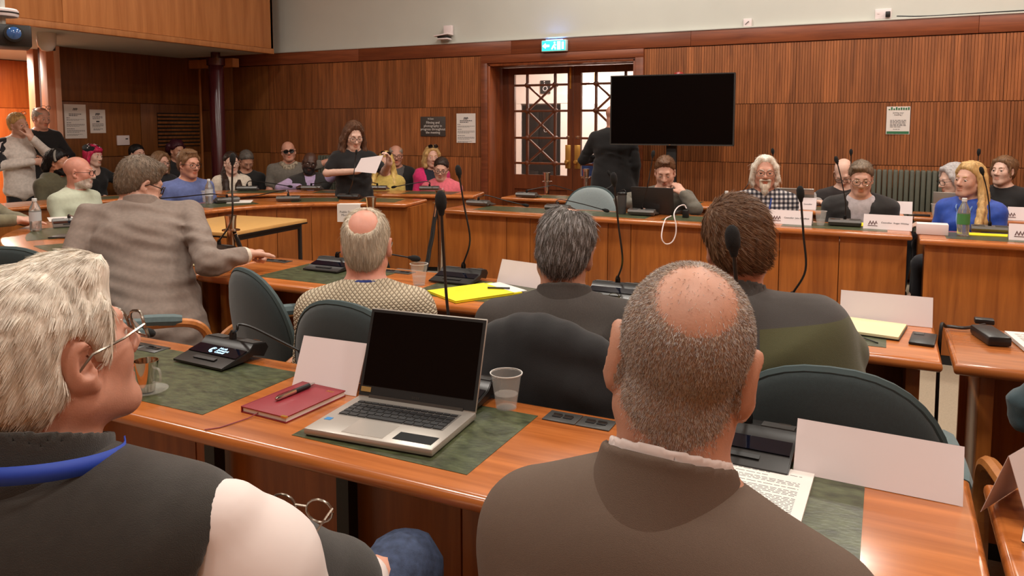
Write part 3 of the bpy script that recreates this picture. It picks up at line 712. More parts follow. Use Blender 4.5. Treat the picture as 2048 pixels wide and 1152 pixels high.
box('bracket', -.03, .085, -.05, 0, -.01, .1, M_paper, sn, .006); bm = bmesh.new(); b_box(bm, -.11, .09, -.15, -.01, -.028, -.012, .004, Matrix.Rotation(R(-6), 4, 'Y')); bm_obj('hood', bm, M_paper, sn, True)
box('lens', -.07, .06, -.13, -.02, -.055, -.03, M_black, sn, .006); box('base_plate', -.07, .07, -.13, -.02, -.075, -.057, M_paper, sn, .004)
for (x0, x1, z0, z1, lb, plug) in ((-1.372, -1.29, 2.497, 2.575, 'small square white socket on the pale upper wall', 0), (-.155, -.015, 2.498, 2.592, 'double white socket with a black plug on pale upper wall', 1)):
    so = empty('wall_socket', ((x0 + x1) / 2, YW + .02, (z0 + z1) / 2), 0, lb, 'socket'); w = (x1 - x0) / 2; h = (z1 - z0) / 2
    box('plate', -w, w, -.022, 0, -h, h, M_paper, so, .004)
    if plug: box('plug', .02, .062, -.065, -.022, -.036, .016, M_black, so, .006); box('switch', -.05, -.03, -.026, -.022, .0, .02, M_paper, so)
    else: tube('cable', [(-.02, -.024, -.02), (.0, -.028, 0), (.016, -.026, .01)], .003, M_black, so, 5)
ca = tube('wall_cable', catmull([(.03, YW - .012, 2.515), (.3, YW - .012, 2.500), (1.0, YW - .012, 2.502), (2.2, YW - .012, 2.505)], 6), .006, M_black); tag(ca, 'black cable running along the top of wood panelling', 'cable')
bl = lathe('fire_bell', [(.075, 0), (.07, .03), (.045, .05), (.0, .055)], mat('bell_red', (150, 30, 24), .35), None, 18); bl.matrix_basis = Matrix.Translation((-2.02, YW - .014, 1.985)) @ Matrix.Rotation(R(90), 4, 'X'); tag(bl, 'red fire bell on wall peeking above the big screen', 'bell')
# television on its stand
tv = empty('television', (-1.925, 7.5, 0), R(1), 'large black switched-off television on a stand before slatted wall', 'television')
M_screen = mat('dark_screen', (4, 4, 5), .2, spec=.12)
box('casing', -.61, .61, -.02, .035, 1.296, 1.988, M_blackm, tv, .006); box('screen', -.598, .598, -.0225, -.019, 1.312, 1.976, M_screen, tv)
bm = bmesh.new(); b_box(bm, -.612, .612, -.024, -.018, 1.294, 1.306); b_box(bm, -.612, .612, -.024, -.018, 1.980, 1.989); b_box(bm, -.612, -.603, -.024, -.018, 1.294, 1.989); b_box(bm, .603, .612, -.024, -.018, 1.294, 1.989); bm_obj('bezel', bm, M_dgrey, tv)
box('stand_column', -.05, .05, .04, .1, .05, 1.7, M_blackm, tv, .004); box('stand_base', -.4, .4, -.2, .3, 0, .05, M_blackm, tv, .01); box('maker_badge', -.008, .008, -.026, -.022, 1.297, 1.304, M_chrome, tv)
# cast-iron radiators
M_rad = mat('radiator_paint', (82, 84, 72), .45, noise=.05)
def radiator(label, x0, n, y=8.06, zt=1.075, w=.046):
    r = empty('radiator', (x0, y, 0), 0, label, 'radiator')
    for i in range(n):
        bm = bmesh.new()
        for yy in (-.05, .05): b_box(bm, i * w + .003, (i + 1) * w - .003, yy - .028, yy + .028, .14, zt, .012)
        b_box(bm, i * w + .012, (i + 1) * w - .012, -.03, .03, zt - .09, zt - .03); b_box(bm, i * w + .012, (i + 1) * w - .012, -.03, .03, .16, .22)
        bm_obj('section', bm, M_rad, r, True)
    for xx in (.02, n * w - .02): box('foot', xx - .015, xx + .015, -.04, .04, 0, .16, M_rad, r)
radiator('grey-green cast-iron radiator under the slatted wall at the right', -.13, 15)
radiator('grey-green cast-iron radiator behind the speaker, beside the person in lilac shirt', -6.75, 20, zt=1.10)
# left ceiling gear
pj = empty('projector', tuple(at(6, 74, 5.0)), R(62), 'black projector with blue lens hanging at the top left', 'projector')
box('body', -.19, .15, -.14, .14, -.07, .07, M_black, pj, .012); lathe('lens_barrel', [(.055, 0), (.055, .05), (.045, .055)], M_blackm, pj, 18).matrix_basis = Matrix.Translation((.05, -.14, .01)) @ Matrix.Rotation(R(90), 4, 'X')
lathe('lens', [(.042, 0), (.03, .012), (.0, .018)], mat('projector_lens', (50, 92, 150), .08, spec=.8), pj, 16).matrix_basis = Matrix.Translation((.05, -.193, .01)) @ Matrix.Rotation(R(90), 4, 'X')
tube('hanging_pole', [(0, 0, .07), (0, 0, CEIL - at(6, 74, 5.0)[2])], .02, M_white, pj); lathe('pole_collar', [(.09, .13), (.095, .14), (.095, .17), (.085, .18)], M_paper, pj, 20); lathe('collar_band', [(.097, .148), (.097, .158)], M_black, pj, 20)
p = onz(92, 66, ZS); cc = empty('dome_camera', (p[0], p[1], ZS), R(-40), 'white dome security camera hanging beneath the gallery edge', 'camera')
box('mount', -.13, .04, -.05, .05, -.06, 0, M_paper, cc, .01); lathe('dome', [(.0, -.19), (.05, -.18), (.085, -.13), (.095, -.03), (.095, 0)], mat('frosted_dome', (206, 202, 196), .2), cc, 20); box('arm_box', -.26, -.14, -.05, .05, -.16, -.06, M_dgrey, cc, .01)

# ================================================================== DESKS
DZ = .79     # desk-top height
M_under = mat('desk_underside', (40, 24, 16), .8)
def strip_top(name, inner, outer, z1, th, m, parent, bev=.016):
    """slab between two polylines (same number of points)"""
    bm = bmesh.new(); n = len(inner)
    T = [[bm.verts.new((p[0], p[1], z)) for p in L] for L in (inner, outer) for z in (z1, z1 - th)]
    it, ib, ot, ob = T
    for i in range(n - 1):
        bm.faces.new((it[i], it[i + 1], ot[i + 1], ot[i])); bm.faces.new((ib[i], ob[i], ob[i + 1], ib[i + 1]))
        bm.faces.new((it[i], ib[i], ib[i + 1], it[i + 1])); bm.faces.new((ot[i], ot[i + 1], ob[i + 1], ob[i]))
    bm.faces.new((it[0], ot[0], ob[0], ib[0])); bm.faces.new((it[-1], ib[-1], ob[-1], ot[-1]))
    bmesh.ops.recalc_face_normals(bm, faces=bm.faces[:])
    if bev:
        top = set(it) | set(ot); bot = set(ib) | set(ob); bd = set()
        for e in bm.edges:
            a, b = e.verts
            if (a in top and b in top) or (a in bot and b in bot):
                nz = [abs(f.normal.z) > .9 for f in e.link_faces]
                if any(nz) and not all(nz): bd.add(e)
        bmesh.ops.bevel(bm, geom=list(bd), offset=bev, segments=4, affect='EDGES', profile=.5)
    return bm_obj(name, bm, m, parent, True)
def inlay(parent, poly):
    return prism('leather_inlay', poly, DZ - .003, DZ + .0012, M_leather, parent)
def rect(x0, x1, y0, y1): return [(x0, y0), (x1, y0), (x1, y1), (x0, y1)]
def row_desk(label, x0, x1, y0, y1, panel_y, inlays, panels, legs=(), ends=True, group=None, end_inset=.04):
    d = empty('council_desk', (0, 0, 0), 0, label, 'desk', group)
    xs = np.linspace(x0, x1, 9)
    strip_top('desk_top', [(x, y1) for x in xs], [(x, y0) for x in xs], DZ, .036, M_top, d)
    for r in inlays: inlay(d, rect(*r))
    yb = panel_y
    for a, b in panels: box('panel', a + .002, b - .002, yb, yb + .02, .06, DZ - .037, M_front, d, .003)
    box('plinth', x0 + .05, x1 - .05, yb + .004, yb + .018, 0, .07, M_blackm, d)
    if ends:
        for x in (x0 + end_inset, x1 - end_inset - .04): box('end_support', x, x + .04, y0 + .08, y1 - .05, 0, DZ - .037, M_front, d, .004)
    for x in legs: box('leg', x - .02, x + .02, y1 - .14, y1 - .1, 0, DZ - .037, M_steel, d)
    return d
def pxx(x, y): p = onz(x, y, DZ); return p
# nearest row
Y1a, Y1b = 1.225, 1.725
iA = (onz(252, 700, DZ)[0] - .25, onz(590, 752, DZ)[0], Y1a + .075, Y1b - .075); iB = (-1.19, -.735, Y1a + .075, Y1b - .075); iC = (-.40, -.015, Y1a + .075, Y1b - .075)
row_desk('nearest long wooden desk with green leather inlays and open silver laptop', -2.75, .172, Y1a, Y1b, Y1b - .075, [iA, iB, iC], [(-2.7, -1.9), (-1.9, -.95), (-.95, .13)], (-1.77, -1.28))
row_desk('wooden desk at the bottom right corner beyond the seam', .196, 1.6, Y1a, Y1b, Y1b - .075, [(.32, .8, Y1a + .075, Y1b - .075)], [(.24, .9), (.9, 1.56)])
# middle row
Y2a, Y2b = 2.565, 3.11
row_desk('middle row wooden desk in front of the person in knitted jumper', -2.9, .172, Y2a, Y2b, Y2b - .08, [(-2.62, -2.08, Y2a + .09, Y2b - .09), (-1.78, -1.3, Y2a + .09, Y2b - .09), (-1.12, -.62, Y2a + .09, Y2b - .09), (-.42, .02, Y2a + .09, Y2b - .09)],
         [(-2.86, -1.9), (-1.9, -.95), (-.95, .13)], (-2.3, -1.2, -.4), end_inset=.055)
row_desk('wooden desk right of the floor gap, with black charger', .2, 1.7, Y2a, Y2b - .04, Y2b - .12, [(.5, 1.0, Y2a + .09, Y2b - .12)], [(.25, .9), (.9, 1.66)], end_inset=.075)
# far right rows (their front panels face the camera)
def pan(pxs, y, yw): return [ony(x, y, yw)[0] for x in pxs]
pE = pan([890, 1013, 1060, 1216, 1262, 1403, 1560, 1680, 1820], 450, 5.56); pE[0] = -3.34; pE[-1] = .14
row_desk('long far desk with wooden front panels and the dark laptop', -3.36, .165, 5.5, 6.02, 5.56, [(-3.1, -2.4, 5.6, 5.93), (-2.25, -1.62, 5.6, 5.93), (-1.5, -.8, 5.6, 5.93), (-.65, .02, 5.6, 5.93)], list(zip(pE[:-1], pE[1:])))
row_desk('far right desk in front of the person in blue blouse', .2, 2.6, 5.34, 5.86, 5.40, [(.35, .95, 5.44, 5.77), (1.2, 1.9, 5.44, 5.77)], [(.23, .8), (.8, 1.4), (1.4, 2.0), (2.0, 2.57)])
row_desk('rear desk in the back row behind the person in plaid shirt', -3.4, .14, 6.72, 7.18, 6.78, [(-3.1, -2.5, 6.8, 7.1), (-2.2, -1.5, 6.8, 7.1), (-1.2, -.3, 6.8, 7.1)], [(-3.36, -2.5), (-2.5, -1.6), (-1.6, -.7), (-.7, .1)])
row_desk('rear desk in the back row behind the person in blue blouse', .2, 2.8, 6.62, 7.08, 6.68, [(.4, 1.2, 6.7, 7.0)], [(.24, 1.1), (1.1, 1.95), (1.95, 2.76)])
def offset(L, d):
    out = []
    for i, p in enumerate(L):
        a, b = np.array(L[max(i - 1, 0)]), np.array(L[min(i + 1, len(L) - 1)]); t = (b - a) / np.linalg.norm(b - a); out.append(tuple(np.array(p) + np.array([-t[1], t[0]]) * d))
    return out
def curve_desk(label, inner, outer, npan, inl=()):
    d = empty('curved_desk', (0, 0, 0), 0, label, 'desk')
    I = catmull([(p[0], p[1], 0) for p in inner], 6); O = catmull([(p[0], p[1], 0) for p in outer], 6)
    strip_top('desk_top', I, O, DZ, .036, M_top, d)
    P0 = [np.array(a) * .90 + np.array(b) * .10 for a, b in zip(I, O)]; P1 = [np.array(a) * .865 + np.array(b) * .135 for a, b in zip(I, O)]
    s = np.linspace(0, len(P0) - 1, npan + 1)
    for i in range(npan):
        idx = np.linspace(s[i] + .03, s[i + 1] - .03, 5)
        f = lambda L: [L[int(k)] * (1 - k % 1) + L[min(int(k) + 1, len(L) - 1)] * (k % 1) for k in idx]
        strip_top('panel', f(P0), f(P1), DZ - .037, DZ - .08, M_front, d, .002)
    Q0 = [np.array(a) * .87 + np.array(b) * .13 for a, b in zip(I, O)]; Q1 = [np.array(a) * .84 + np.array(b) * .16 for a, b in zip(I, O)]
    strip_top('plinth', Q0, Q1, .07, .07, M_blackm, d, 0)
    for a, b in inl:
        idx = np.linspace(a * (len(I) - 1), b * (len(I) - 1), 5)
        g = lambda w: [(I[int(k)] * (1 - k % 1) + I[min(int(k) + 1, len(I) - 1)] * (k % 1)) * (1 - w) + (O[int(k)] * (1 - k % 1) + O[min(int(k) + 1, len(O) - 1)] * (k % 1)) * w for k in idx]
        o = strip_top('leather_inlay', g(.18), g(.82), DZ + .0012, .004, M_leather, d, 0)
    for (a, b) in ((I[0], O[0]), (I[-1], O[-1])):
        a = np.array(a); b = np.array(b); e = (b - a) / np.linalg.norm(b - a)
        q0, q1 = a + e * .06, b - e * .06; nrm = np.array([-e[1], e[0], 0]) * .02
        prism('end_support', [tuple((q0 - nrm)[:2]), tuple((q1 - nrm)[:2]), tuple((q1 + nrm)[:2]), tuple((q0 + nrm)[:2])], 0, DZ - .037, M_front, d)
    return d
C_in = [(-2.92, 3.11), (-3.5, 3.13), (-4.15, 3.3), (-4.72, 3.68), (-5.03, 4.25), (-5.03, 4.75), (-4.87, 5.22), (-4.42, 5.60), (-3.86, 5.74)]
C_out = [(-2.92, 2.565), (-3.7, 2.5), (-4.45, 2.62), (-5.15, 3.02), (-5.62, 3.75), (-5.68, 4.75), (-5.4, 5.6), (-4.75, 6.1), (-3.95, 6.24)]
curve_desk('curved wooden inner desk sweeping from the person in grey suit to the speaker', C_in, C_out, 16, [(.06, .13), (.17, .26), (.3, .4), (.46, .55), (.62, .72), (.78, .86), (.9, .97)])
D_in = [(-6.75, 2.9), (-6.72, 3.6), (-6.66, 4.4), (-6.48, 5.15), (-6.08, 5.74), (-5.5, 6.1), (-4.9, 6.34), (-4.3, 6.55), (-3.72, 6.74)]
D_out = [(-7.25, 2.9), (-7.22, 3.7), (-7.15, 4.55), (-6.9, 5.45), (-6.4, 6.15), (-5.72, 6.56), (-5.05, 6.82), (-4.42, 7.03), (-3.84, 7.2)]
curve_desk('curved wooden outer desk behind the speaker where the public sit', D_in, D_out, 14, [(.3, .4), (.5, .6), (.66, .76), (.84, .95)])
# small table in the well
t = empty('folding_table', (0, 0, 0), 0, 'small light wood table with black legs beside the curved desk', 'table')
q = [onz(422, 431, .77), onz(521, 436, .77), onz(395, 462, .77), onz(352, 446, .77)]
tc = np.array([onz(445, 445, .77)[0], onz(445, 445, .77)[1]]); 
tt = empty('table_frame', (0, 0, 0), 0)
bpy.data.objects.remove(tt)
t.location = (tc[0] + .08, tc[1], 0); t.rotation_euler = (0, 0, R(4))
box('table_top', -.37, .37, -.42, .42, .745, .77, mat('beech_laminate', (206, 160, 96), .4, noise=.06, nscale=20, stretch=(6, .6, 1)), t, .003); box('edge_band', -.372, .372, -.422, .422, .735, .746, M_black, t)
for sx in (-1, 1):
    for sy in (-1, 1): tube('leg', [(sx * .33, sy * .38, 0), (sx * .33, sy * .38, .735)], .016, M_steel, t)
    box('side_rail', sx * .33 - .012, sx * .33 + .012, -.38, .38, .70, .73, M_steel, t)

# ================================================================== CHAIRS
def make_chair(label, loc, rz, mback=None, arms=True, group=None, tilt=8, pads=True):
    """conference chair, sitter faces +y locally; oval upholstered back, bentwood arms"""
    c = empty('armchair', (loc[0], loc[1], 0), rz, label, 'chair', group); mb = mback or M_teal
    S = Shape(); S.ell((0, .06, .44), (.25, .25, .055), k=.02); S.rbox((0, .06, .43), (.22, .21, .03), .03, k=.04); v, q = S.mesh(.022); np_mesh('seat', v, q, mb, c)
    # back: superellipse outline, curved shell
    n = 40; rows = 7; V = []; Fc = []
    def P(a, rr, side):
        ca, sa = math.cos(a), math.sin(a); x = .255 * rr * math.copysign(abs(ca) ** .86, ca); zz = .27 * rr * math.copysign(abs(sa) ** .9, sa)
        x *= 1 - .10 * max(0, -zz) / .27
        y = -.20 + .55 * x * x - math.tan(R(tilt)) * zz; th = .032 * math.sqrt(max(0, 1 - rr ** 6)) + .004
        return (x, y + side * th, .672 + zz)
    rad = [0, .35, .62, .82, .93, .985, 1.0]
    for side in (-1, 1):
        base = len(V)
        for i, rr in enumerate(rad):
            for j in range(n): V.append(P(2 * math.pi * j / n, rr, side))
        for i in range(len(rad) - 1):
            for j in range(n):
                f = (base + i * n + j, base + i * n + (j + 1) % n, base + (i + 1) * n + (j + 1) % n, base + (i + 1) * n + j); Fc.append(f if side < 0 else f[::-1])
    m = len(rad) * n
    for j in range(n): a = (len(rad) - 1) * n; Fc.append((a + j, a + (j + 1) % n, m + a + (j + 1) % n, m + a + j))
    bo = mesh_obj('backrest', V, Fc, mb, c, True)
    bm = bmesh.new(); pts = [P(2 * math.pi * j / n, 1.0, 0) for j in range(n + 1)]; b_tube(bm, pts, .012, 6, False); bm_obj('piping', bm, mat('dark_teal_piping', (56, 72, 74), .75), bo, True)
    if arms:
        for sx in (-1, 1):
            L = catmull([(sx * .25, -.26, .40), (sx * .28, -.25, .58), (sx * .285, -.14, .665), (sx * .285, .06, .675), (sx * .285, .20, .66), (sx * .28, .255, .58), (sx * .275, .26, .42), (sx * .27, .26, .03)], 6)
            bm = bmesh.new()
            for i in range(len(L) - 1): pass
            b_tube(bm, L, .019, 8); bm_obj('arm', bm, M_arm, c, True)
            if pads: tube('arm_pad', catmull([(sx * .285, -.14, .682), (sx * .285, .0, .694), (sx * .285, .15, .684)], 5), [.02] + [.026] * 9 + [.02], M_tealtrim, c, 8)
            tube('leg', [(sx * .25, -.26, .42), (sx * .255, -.27, .02)], .018, M_arm, c)
    return c
CH = 'teal upholstered council chairs'
make_chair('empty teal chair with wooden arms beside the person in grey suit', (-2.08, 2.36), R(-22), group=CH)
make_chair('teal chair behind the person in knitted jumper', (-1.48, 2.10), R(-4), group=CH)
make_chair('teal chair with a black coat hung over it, behind the person in pinstripes', (-.80, 2.13), R(-3), group=CH)
make_chair('teal chair behind the person in grey and green fleece', (-.115, 2.06), R(4), group=CH)
make_chair('teal chair at the far left, mostly hidden by the person in charcoal gilet', (-3.66, 2.27), R(30), group=CH)
make_chair('teal chair with padded wooden arms under the person in grey suit', (-2.93, 2.28), R(-38), group=CH)
make_chair('chair with wooden arm at the right edge, under the teal sleeve', (.56, 2.0), R(8), group=CH, pads=False)
make_chair('empty pale blue chair behind the far desk', (ony(1172, 400, 6.3)[0], 6.25), R(180), mback=mat('pale_upholstery', (136, 148, 150), .8, noise=.06, nscale=120), group=CH)

# ================================================================== THINGS ON THE DESKS
M_unit = mat('unit_black', (30, 28, 27), .32); M_unitg = mat('unit_grey_top', (92, 88, 84), .35, noise=.12, nscale=300); M_foam = mat('mic_foam', (18, 18, 19), .95, bump=.6, bscale=700)
M_lcd = mat('unit_screen', (12, 14, 26), .06, spec=.7); M_logo = mat('screen_logo', (.45, .75, 1.0), .4, emit=1.3); M_mesh = mat('speaker_mesh', (52, 50, 48), .5, noise=.5, nscale=420)
unit_proto = {}
def unit_parts(t, grey, screen=False):
    prof = [(-.088, .004), (-.088, .010), (.012, .034), (.030, .052), (.078, .046), (.088, .030), (.070, .006), (.030, .018), (.004, .008)]
    bm = bmesh.new(); w = .105
    A = [bm.verts.new((-w, y, z)) for y, z in prof]; B = [bm.verts.new((w, y, z)) for y, z in prof]; n = len(prof)
    bm.faces.new(A); bm.faces.new(B[::-1])
    for i in range(n): bm.faces.new((A[i], B[i], B[(i + 1) % n], A[(i + 1) % n]))
    bmesh.ops.recalc_face_normals(bm, faces=bm.faces[:]); bmesh.ops.bevel(bm, geom=[e for e in bm.edges if abs(e.verts[0].co.x - e.verts[1].co.x) < 1e-4], offset=.002, segments=2, affect='EDGES')
    bm_obj('body', bm, M_unitg if grey else M_unit, t, True)
    a = math.atan2(.024, .1)
    T = Matrix.Translation((0, -.04, .0225)) @ Matrix.Rotation(a, 4, 'X')
    bm = bmesh.new(); b_box(bm, -.045, .045, -.026, -.012, 0, .003, .001, T); bm_obj('button_bar', bm, M_black, t)
    T2 = Matrix.Translation((0, -.04, .0225)) @ Matrix.Rotation(a, 4, 'X')
    bm = bmesh.new(); b_box(bm, -.1, .1, .004, .05, 0, .0022, 0, T2); s = bm_obj('screen', bm, M_lcd, t)
    for sx in (-1, 1):
        bm = bmesh.new(); b_box(bm, min(sx * .03, sx * .098), max(sx * .03, sx * .098), .034, .074, 0, .0018, 0, Matrix.Translation((0, 0, .0522)) @ Matrix.Translation((0, .03, 0)) @ Matrix.Rotation(-.124, 4, 'X') @ Matrix.Translation((0, -.03, 0))); bm_obj('speaker_grille', bm, M_mesh, t)
    bm = bmesh.new(); b_box(bm, .062, .088, .068, .072, .049, .0515); bm_obj('maker_badge', bm, M_chrome, t)
    if screen:
        tx = text('lettering', 'North\nSomerset\nCouncil', .0125, M_logo, s, T2 @ Matrix.Translation((.0, .034, .0026)), align='LEFT', spacing=.85)
        bm = bmesh.new()
        for r_ in (.010, .006): b_tube(bm, [T2 @ Vector((-.016 + r_ * math.cos(q), .024 + r_ * 1.2 * math.sin(q), .003)) for q in np.linspace(.9, 5.4, 12)], .0011, 5)
        bm_obj('emblem', bm, M_logo, s)
def mic_unit(label, loc, rz=0, neck=None, grey=False, screen=False, group='desk microphone units', head=True, r=.0038, hs=1.0, z=DZ):
    """neck: world points from the socket to the tip"""
    t = empty('microphone_unit', (loc[0], loc[1], z + .001), rz, label, 'microphone', group)
    key = (grey, screen)
    if key not in unit_proto: unit_parts(t, grey, screen); unit_proto[key] = t
    else:
        for ch in unit_proto[key].children:
            if ch.name.split('.')[0] in ('gooseneck',): continue
            copy_tree(ch, t)
    lathe('neck_socket', [(.011, .045), (.011, .066), (.006, .078)], M_black, t, 10).location = (0, .045, 0)
    if neck:
        Mi = (Matrix.Translation(t.location) @ Matrix.Rotation(rz, 4, 'Z')).inverted()
        base = Vector((0, .045, .07)); N = [Mi @ Vector(tuple(map(float, p))) for p in neck]
        L = catmull([base] + N, 6); g = tube('gooseneck', L, [r * 1.25] + [r] * (len(L) - 1), M_black, t, 7)
        if head:
            d = (Vector(L[-1]) - Vector(L[-3])).normalized(); p = Vector(L[-1]) - d * .004
            prof = [(0, .0052), (.006, .0075), (.012, .0085), (.018, .0125), (.03, .0142), (.045, .0138), (.055, .010), (.060, .004)]
            bm = bmesh.new(); b_tube(bm, [p + d * a * hs for a, _ in prof], [q * hs for _, q in prof], 12); bm_obj('mic_head', bm, M_foam, g, True)
    return t
P_ = lambda x, y, d: at(x, y, d)
# nearest row
mic_unit('black microphone unit with lit blue screen beside the red notebook', (-1.775, 1.648), R(-3), [at(474, 660, 2.24), at(478, 649, 2.235), at(505, 655, 2.23), at(560, 682, 2.215), at(600, 702, 2.205)], screen=True)
mic_unit('black microphone unit behind the open silver laptop', (-.985, 1.655), R(0), [at(897, 632, 1.93), at(888, 520, 1.93), at(883, 428, 1.93)], hs=1.05)
mic_unit('black microphone unit between the taupe jacket and the long white card', (-.255, 1.655), R(-2), [at(1487, 760, 1.585), at(1477, 620, 1.585), at(1468, 510, 1.585)], hs=1.1, r=.0042)
mic_unit('black microphone unit hidden beside the person in charcoal gilet', (-2.5, 1.64), R(0), [at(150, 618, 2.6), at(225, 638, 2.56), at(285, 660, 2.5)])
# middle row
mic_unit('black microphone unit with upright stem by the chrome post and resting hand', (onz(452, 494, DZ)[0] + .14, 3.0), R(-10), [at(463, 440, 3.9), at(464, 370, 3.9), at(465, 330, 3.9)], r=.005, hs=1.1)
mic_unit('black microphone unit beyond the person in knitted jumper with stem bent right', (-2.42, 2.95), 0, [at(705, 495, 3.5), at(760, 505, 3.45), at(818, 515, 3.4)])
mic_unit('black microphone unit with tall stem above the yellow folder', (-1.72, 2.975), 0, [at(940, 480, 3.4), at(928, 410, 3.4), at(919, 355, 3.4)], r=.0042)
mic_unit('black microphone unit with tall stem right of the person in pinstripes', (-.985, 2.975), 0, [at(1245, 520, 3.12), at(1237, 450, 3.12), at(1229, 372, 3.12)], r=.0042)
mic_unit('microphone unit hidden beyond the person in fleece, tall stem showing', (-.30, 2.97), 0, [at(1611, 540, 2.83), at(1607, 470, 2.83), at(1602, 402, 2.83)], r=.0042)
mic_unit('grey microphone unit on curved desk by the water bottle, stem looped', tuple(onz(140, 452, DZ)[:2]), R(60), [at(150, 432, 5.2), at(158, 418, 5.2), at(172, 420, 5.2), at(185, 428, 5.1)], grey=True)
# curved desks
for (px, py), rz, nk, dd, lb in (((450, 405), 250, [(437, 390), (420, 388), (360, 394), (320, 397)], 6.75, 'grey microphone unit in front of the person in blue shirt'),
                       ((578, 402), 215, [(576, 383), (566, 381), (520, 390), (480, 396)], 7.1, 'grey microphone unit on the inner curved desk left of the speaker')):
    p = onz(px, py, DZ); mic_unit(lb, (p[0], p[1]), R(rz), [at(x, y, dd + .05 * i) for i, (x, y) in enumerate(nk)], grey=True, r=.005)
for (px, py), rz, nk, dd, lb in (((496, 381), 215, [(496, 364), (505, 362), (545, 367), (575, 372)], 8.25, 'grey microphone unit before the person in cream top'),
                       ((625, 380), 205, [(640, 366), (650, 364), (680, 368), (700, 370)], 8.2, 'grey microphone unit before the person in lilac shirt'),
                       ((757, 380), 200, [(748, 366), (740, 364), (730, 368)], 8.2, 'grey microphone unit right of the speaker, before the yellow top'),
                       ((861, 381), 200, [(860, 366), (852, 363), (820, 368), (793, 373)], 8.1, 'grey microphone unit before the person in pink hoodie')):
    p = onz(px, py, DZ); mic_unit(lb, (p[0], p[1]), R(rz), [at(x, y, dd) for x, y in nk], grey=True, r=.005)
p = onz(702, 398, DZ); mic_unit('grey microphone unit in front of the standing speaker, stem upright', (p[0], p[1]), R(195), [at(706, 360, 6.95), at(710, 325, 6.95), at(712, 309, 6.95)], r=.0045, hs=.8)
# far right rows
for (px, py), nk, dd, lb in (((962, 411), [(966, 392), (975, 391), (1015, 402), (1045, 409)], 6.5, 'grey microphone unit at the left end of the far desk'),
                       ((1120, 421), [(1112, 404), (1122, 399), (1165, 408), (1205, 419)], 6.1, 'grey microphone unit on far desk before the pale blue chair'),
                       ((1287, 430), [(1294, 377), (1301, 340), (1305, 315)], 5.9, 'grey microphone unit in front of the dark laptop'),
                       ((1690, 451), [(1691, 405), (1683, 360), (1675, 328)], 5.35, 'grey microphone unit before the person in dark jacket'),
                       ((1977, 465), [(1979, 420), (1974, 380), (1966, 350)], 5.0, 'grey microphone unit before the person in blue blouse')):
    p = onz(px, py, DZ); mic_unit(lb, (p[0], p[1]), R(180), [at(x, y, dd) for x, y in nk], grey=True, r=.004)
for (px, py), nk, dd, lb in (((1090, 388), [(1098, 372), (1108, 371), (1140, 380), (1165, 387)], 7.6, 'grey microphone unit on the rear desk by the doors'),
                       ((1222, 393), [(1222, 372), (1221, 356), (1220, 352)], 7.3, 'grey microphone unit on rear desk near the person in black coat'),
                       ((1490, 402), [(1494, 372), (1500, 350), (1505, 336)], 6.9, 'microphone unit behind the person in plaid shirt'),
                       ((1556, 405), [(1552, 360), (1548, 330), (1546, 309)], 6.8, 'microphone unit on rear desk with stem above the plaid shirt'),
                       ((1705, 412), [(1704, 370), (1702, 335), (1702, 311)], 6.6, 'microphone unit on rear desk before the person in dark gilet'),
                       ((1957, 420), [(1955, 380), (1955, 340), (1957, 311)], 6.2, 'microphone unit on rear desk by the half-hidden person in dark top')):
    p = onz(px, py, DZ); mic_unit(lb, (p[0], 6.81 if p[0] < .2 else 6.72), R(180), [at(x, y, dd) for x, y in nk], grey=True, r=.004)

# ---- laptop
lp = empty('laptop', (-1.0, 1.32, DZ + .002), R(4.5), 'open silver laptop with dark screen on the nearest desk', 'laptop')
M_alu = mat('silver_shell', (182, 176, 168), .35, metal=.55); M_key = mat('key_black', (28, 28, 30), .5)
box('base', -.163, .163, 0, .23, .002, .018, M_alu, lp, .004); box('under_foot', -.158, .158, .004, .226, -.001, .003, M_black, lp)
box('keyboard_well', -.138, .138, .098, .2, .0176, .0184, mat('well', (120, 116, 112), .4, metal=.4), lp); box('touch_pad', -.07, .035, .012, .088, .0178, .0186, mat('pad', (196, 190, 182), .3, metal=.5), lp, .0)
rows_ = [(.186, 14, .009), (.1665, 14, .0155), (.1475, 14, .0155), (.1285, 13, .0155), (.1095, 11, .0155)]
kp = None
for y, n, h in rows_:
    w = .272 / n
    for i in range(n):
        a = -.136 + i * w; b = a + w - .003
        if n == 11 and i == 3: b = a + 4 * w - .003
        if n == 11 and 3 < i < 7: continue
        box('key', a, b, y - h / 2, y + h / 2, .018, .0205, M_key, lp)
box('blue_sticker', -.15, -.133, .06, .075, .0179, .0186, mat('sticker_blue', (40, 120, 180), .5), lp); box('black_sticker', .055, .15, .02, .06, .0179, .0186, M_black, lp); rows_of_ink(lp, .1, .1, [], M_white) if False else None
sc = empty('screen_lid', (0, .226, .02), 0, parent=lp); sc.rotation_euler = (R(-19), 0, 0)
box('lid', -.163, .163, 0, .006, -.004, .219, M_alu, sc, .0028); box('display_bezel', -.161, .161, -.0015, 0, .0, .216, M_blackm, sc); box('display', -.153, .153, -.0022, -.0014, .026, .209, M_screen, sc)
text('maker_mark', 'acer', .0125, M_dgrey, sc, Matrix.Translation((0, -.0016, .008)) @ Matrix.Rotation(R(90), 4, 'X')); box('badge_sticker', -.156, -.128, -.0026, -.0015, .01, .022, mat('gold_sticker', (150, 120, 70), .4), sc); box('hinge', -.13, .13, -.004, .004, -.006, .004, M_dgrey, sc)
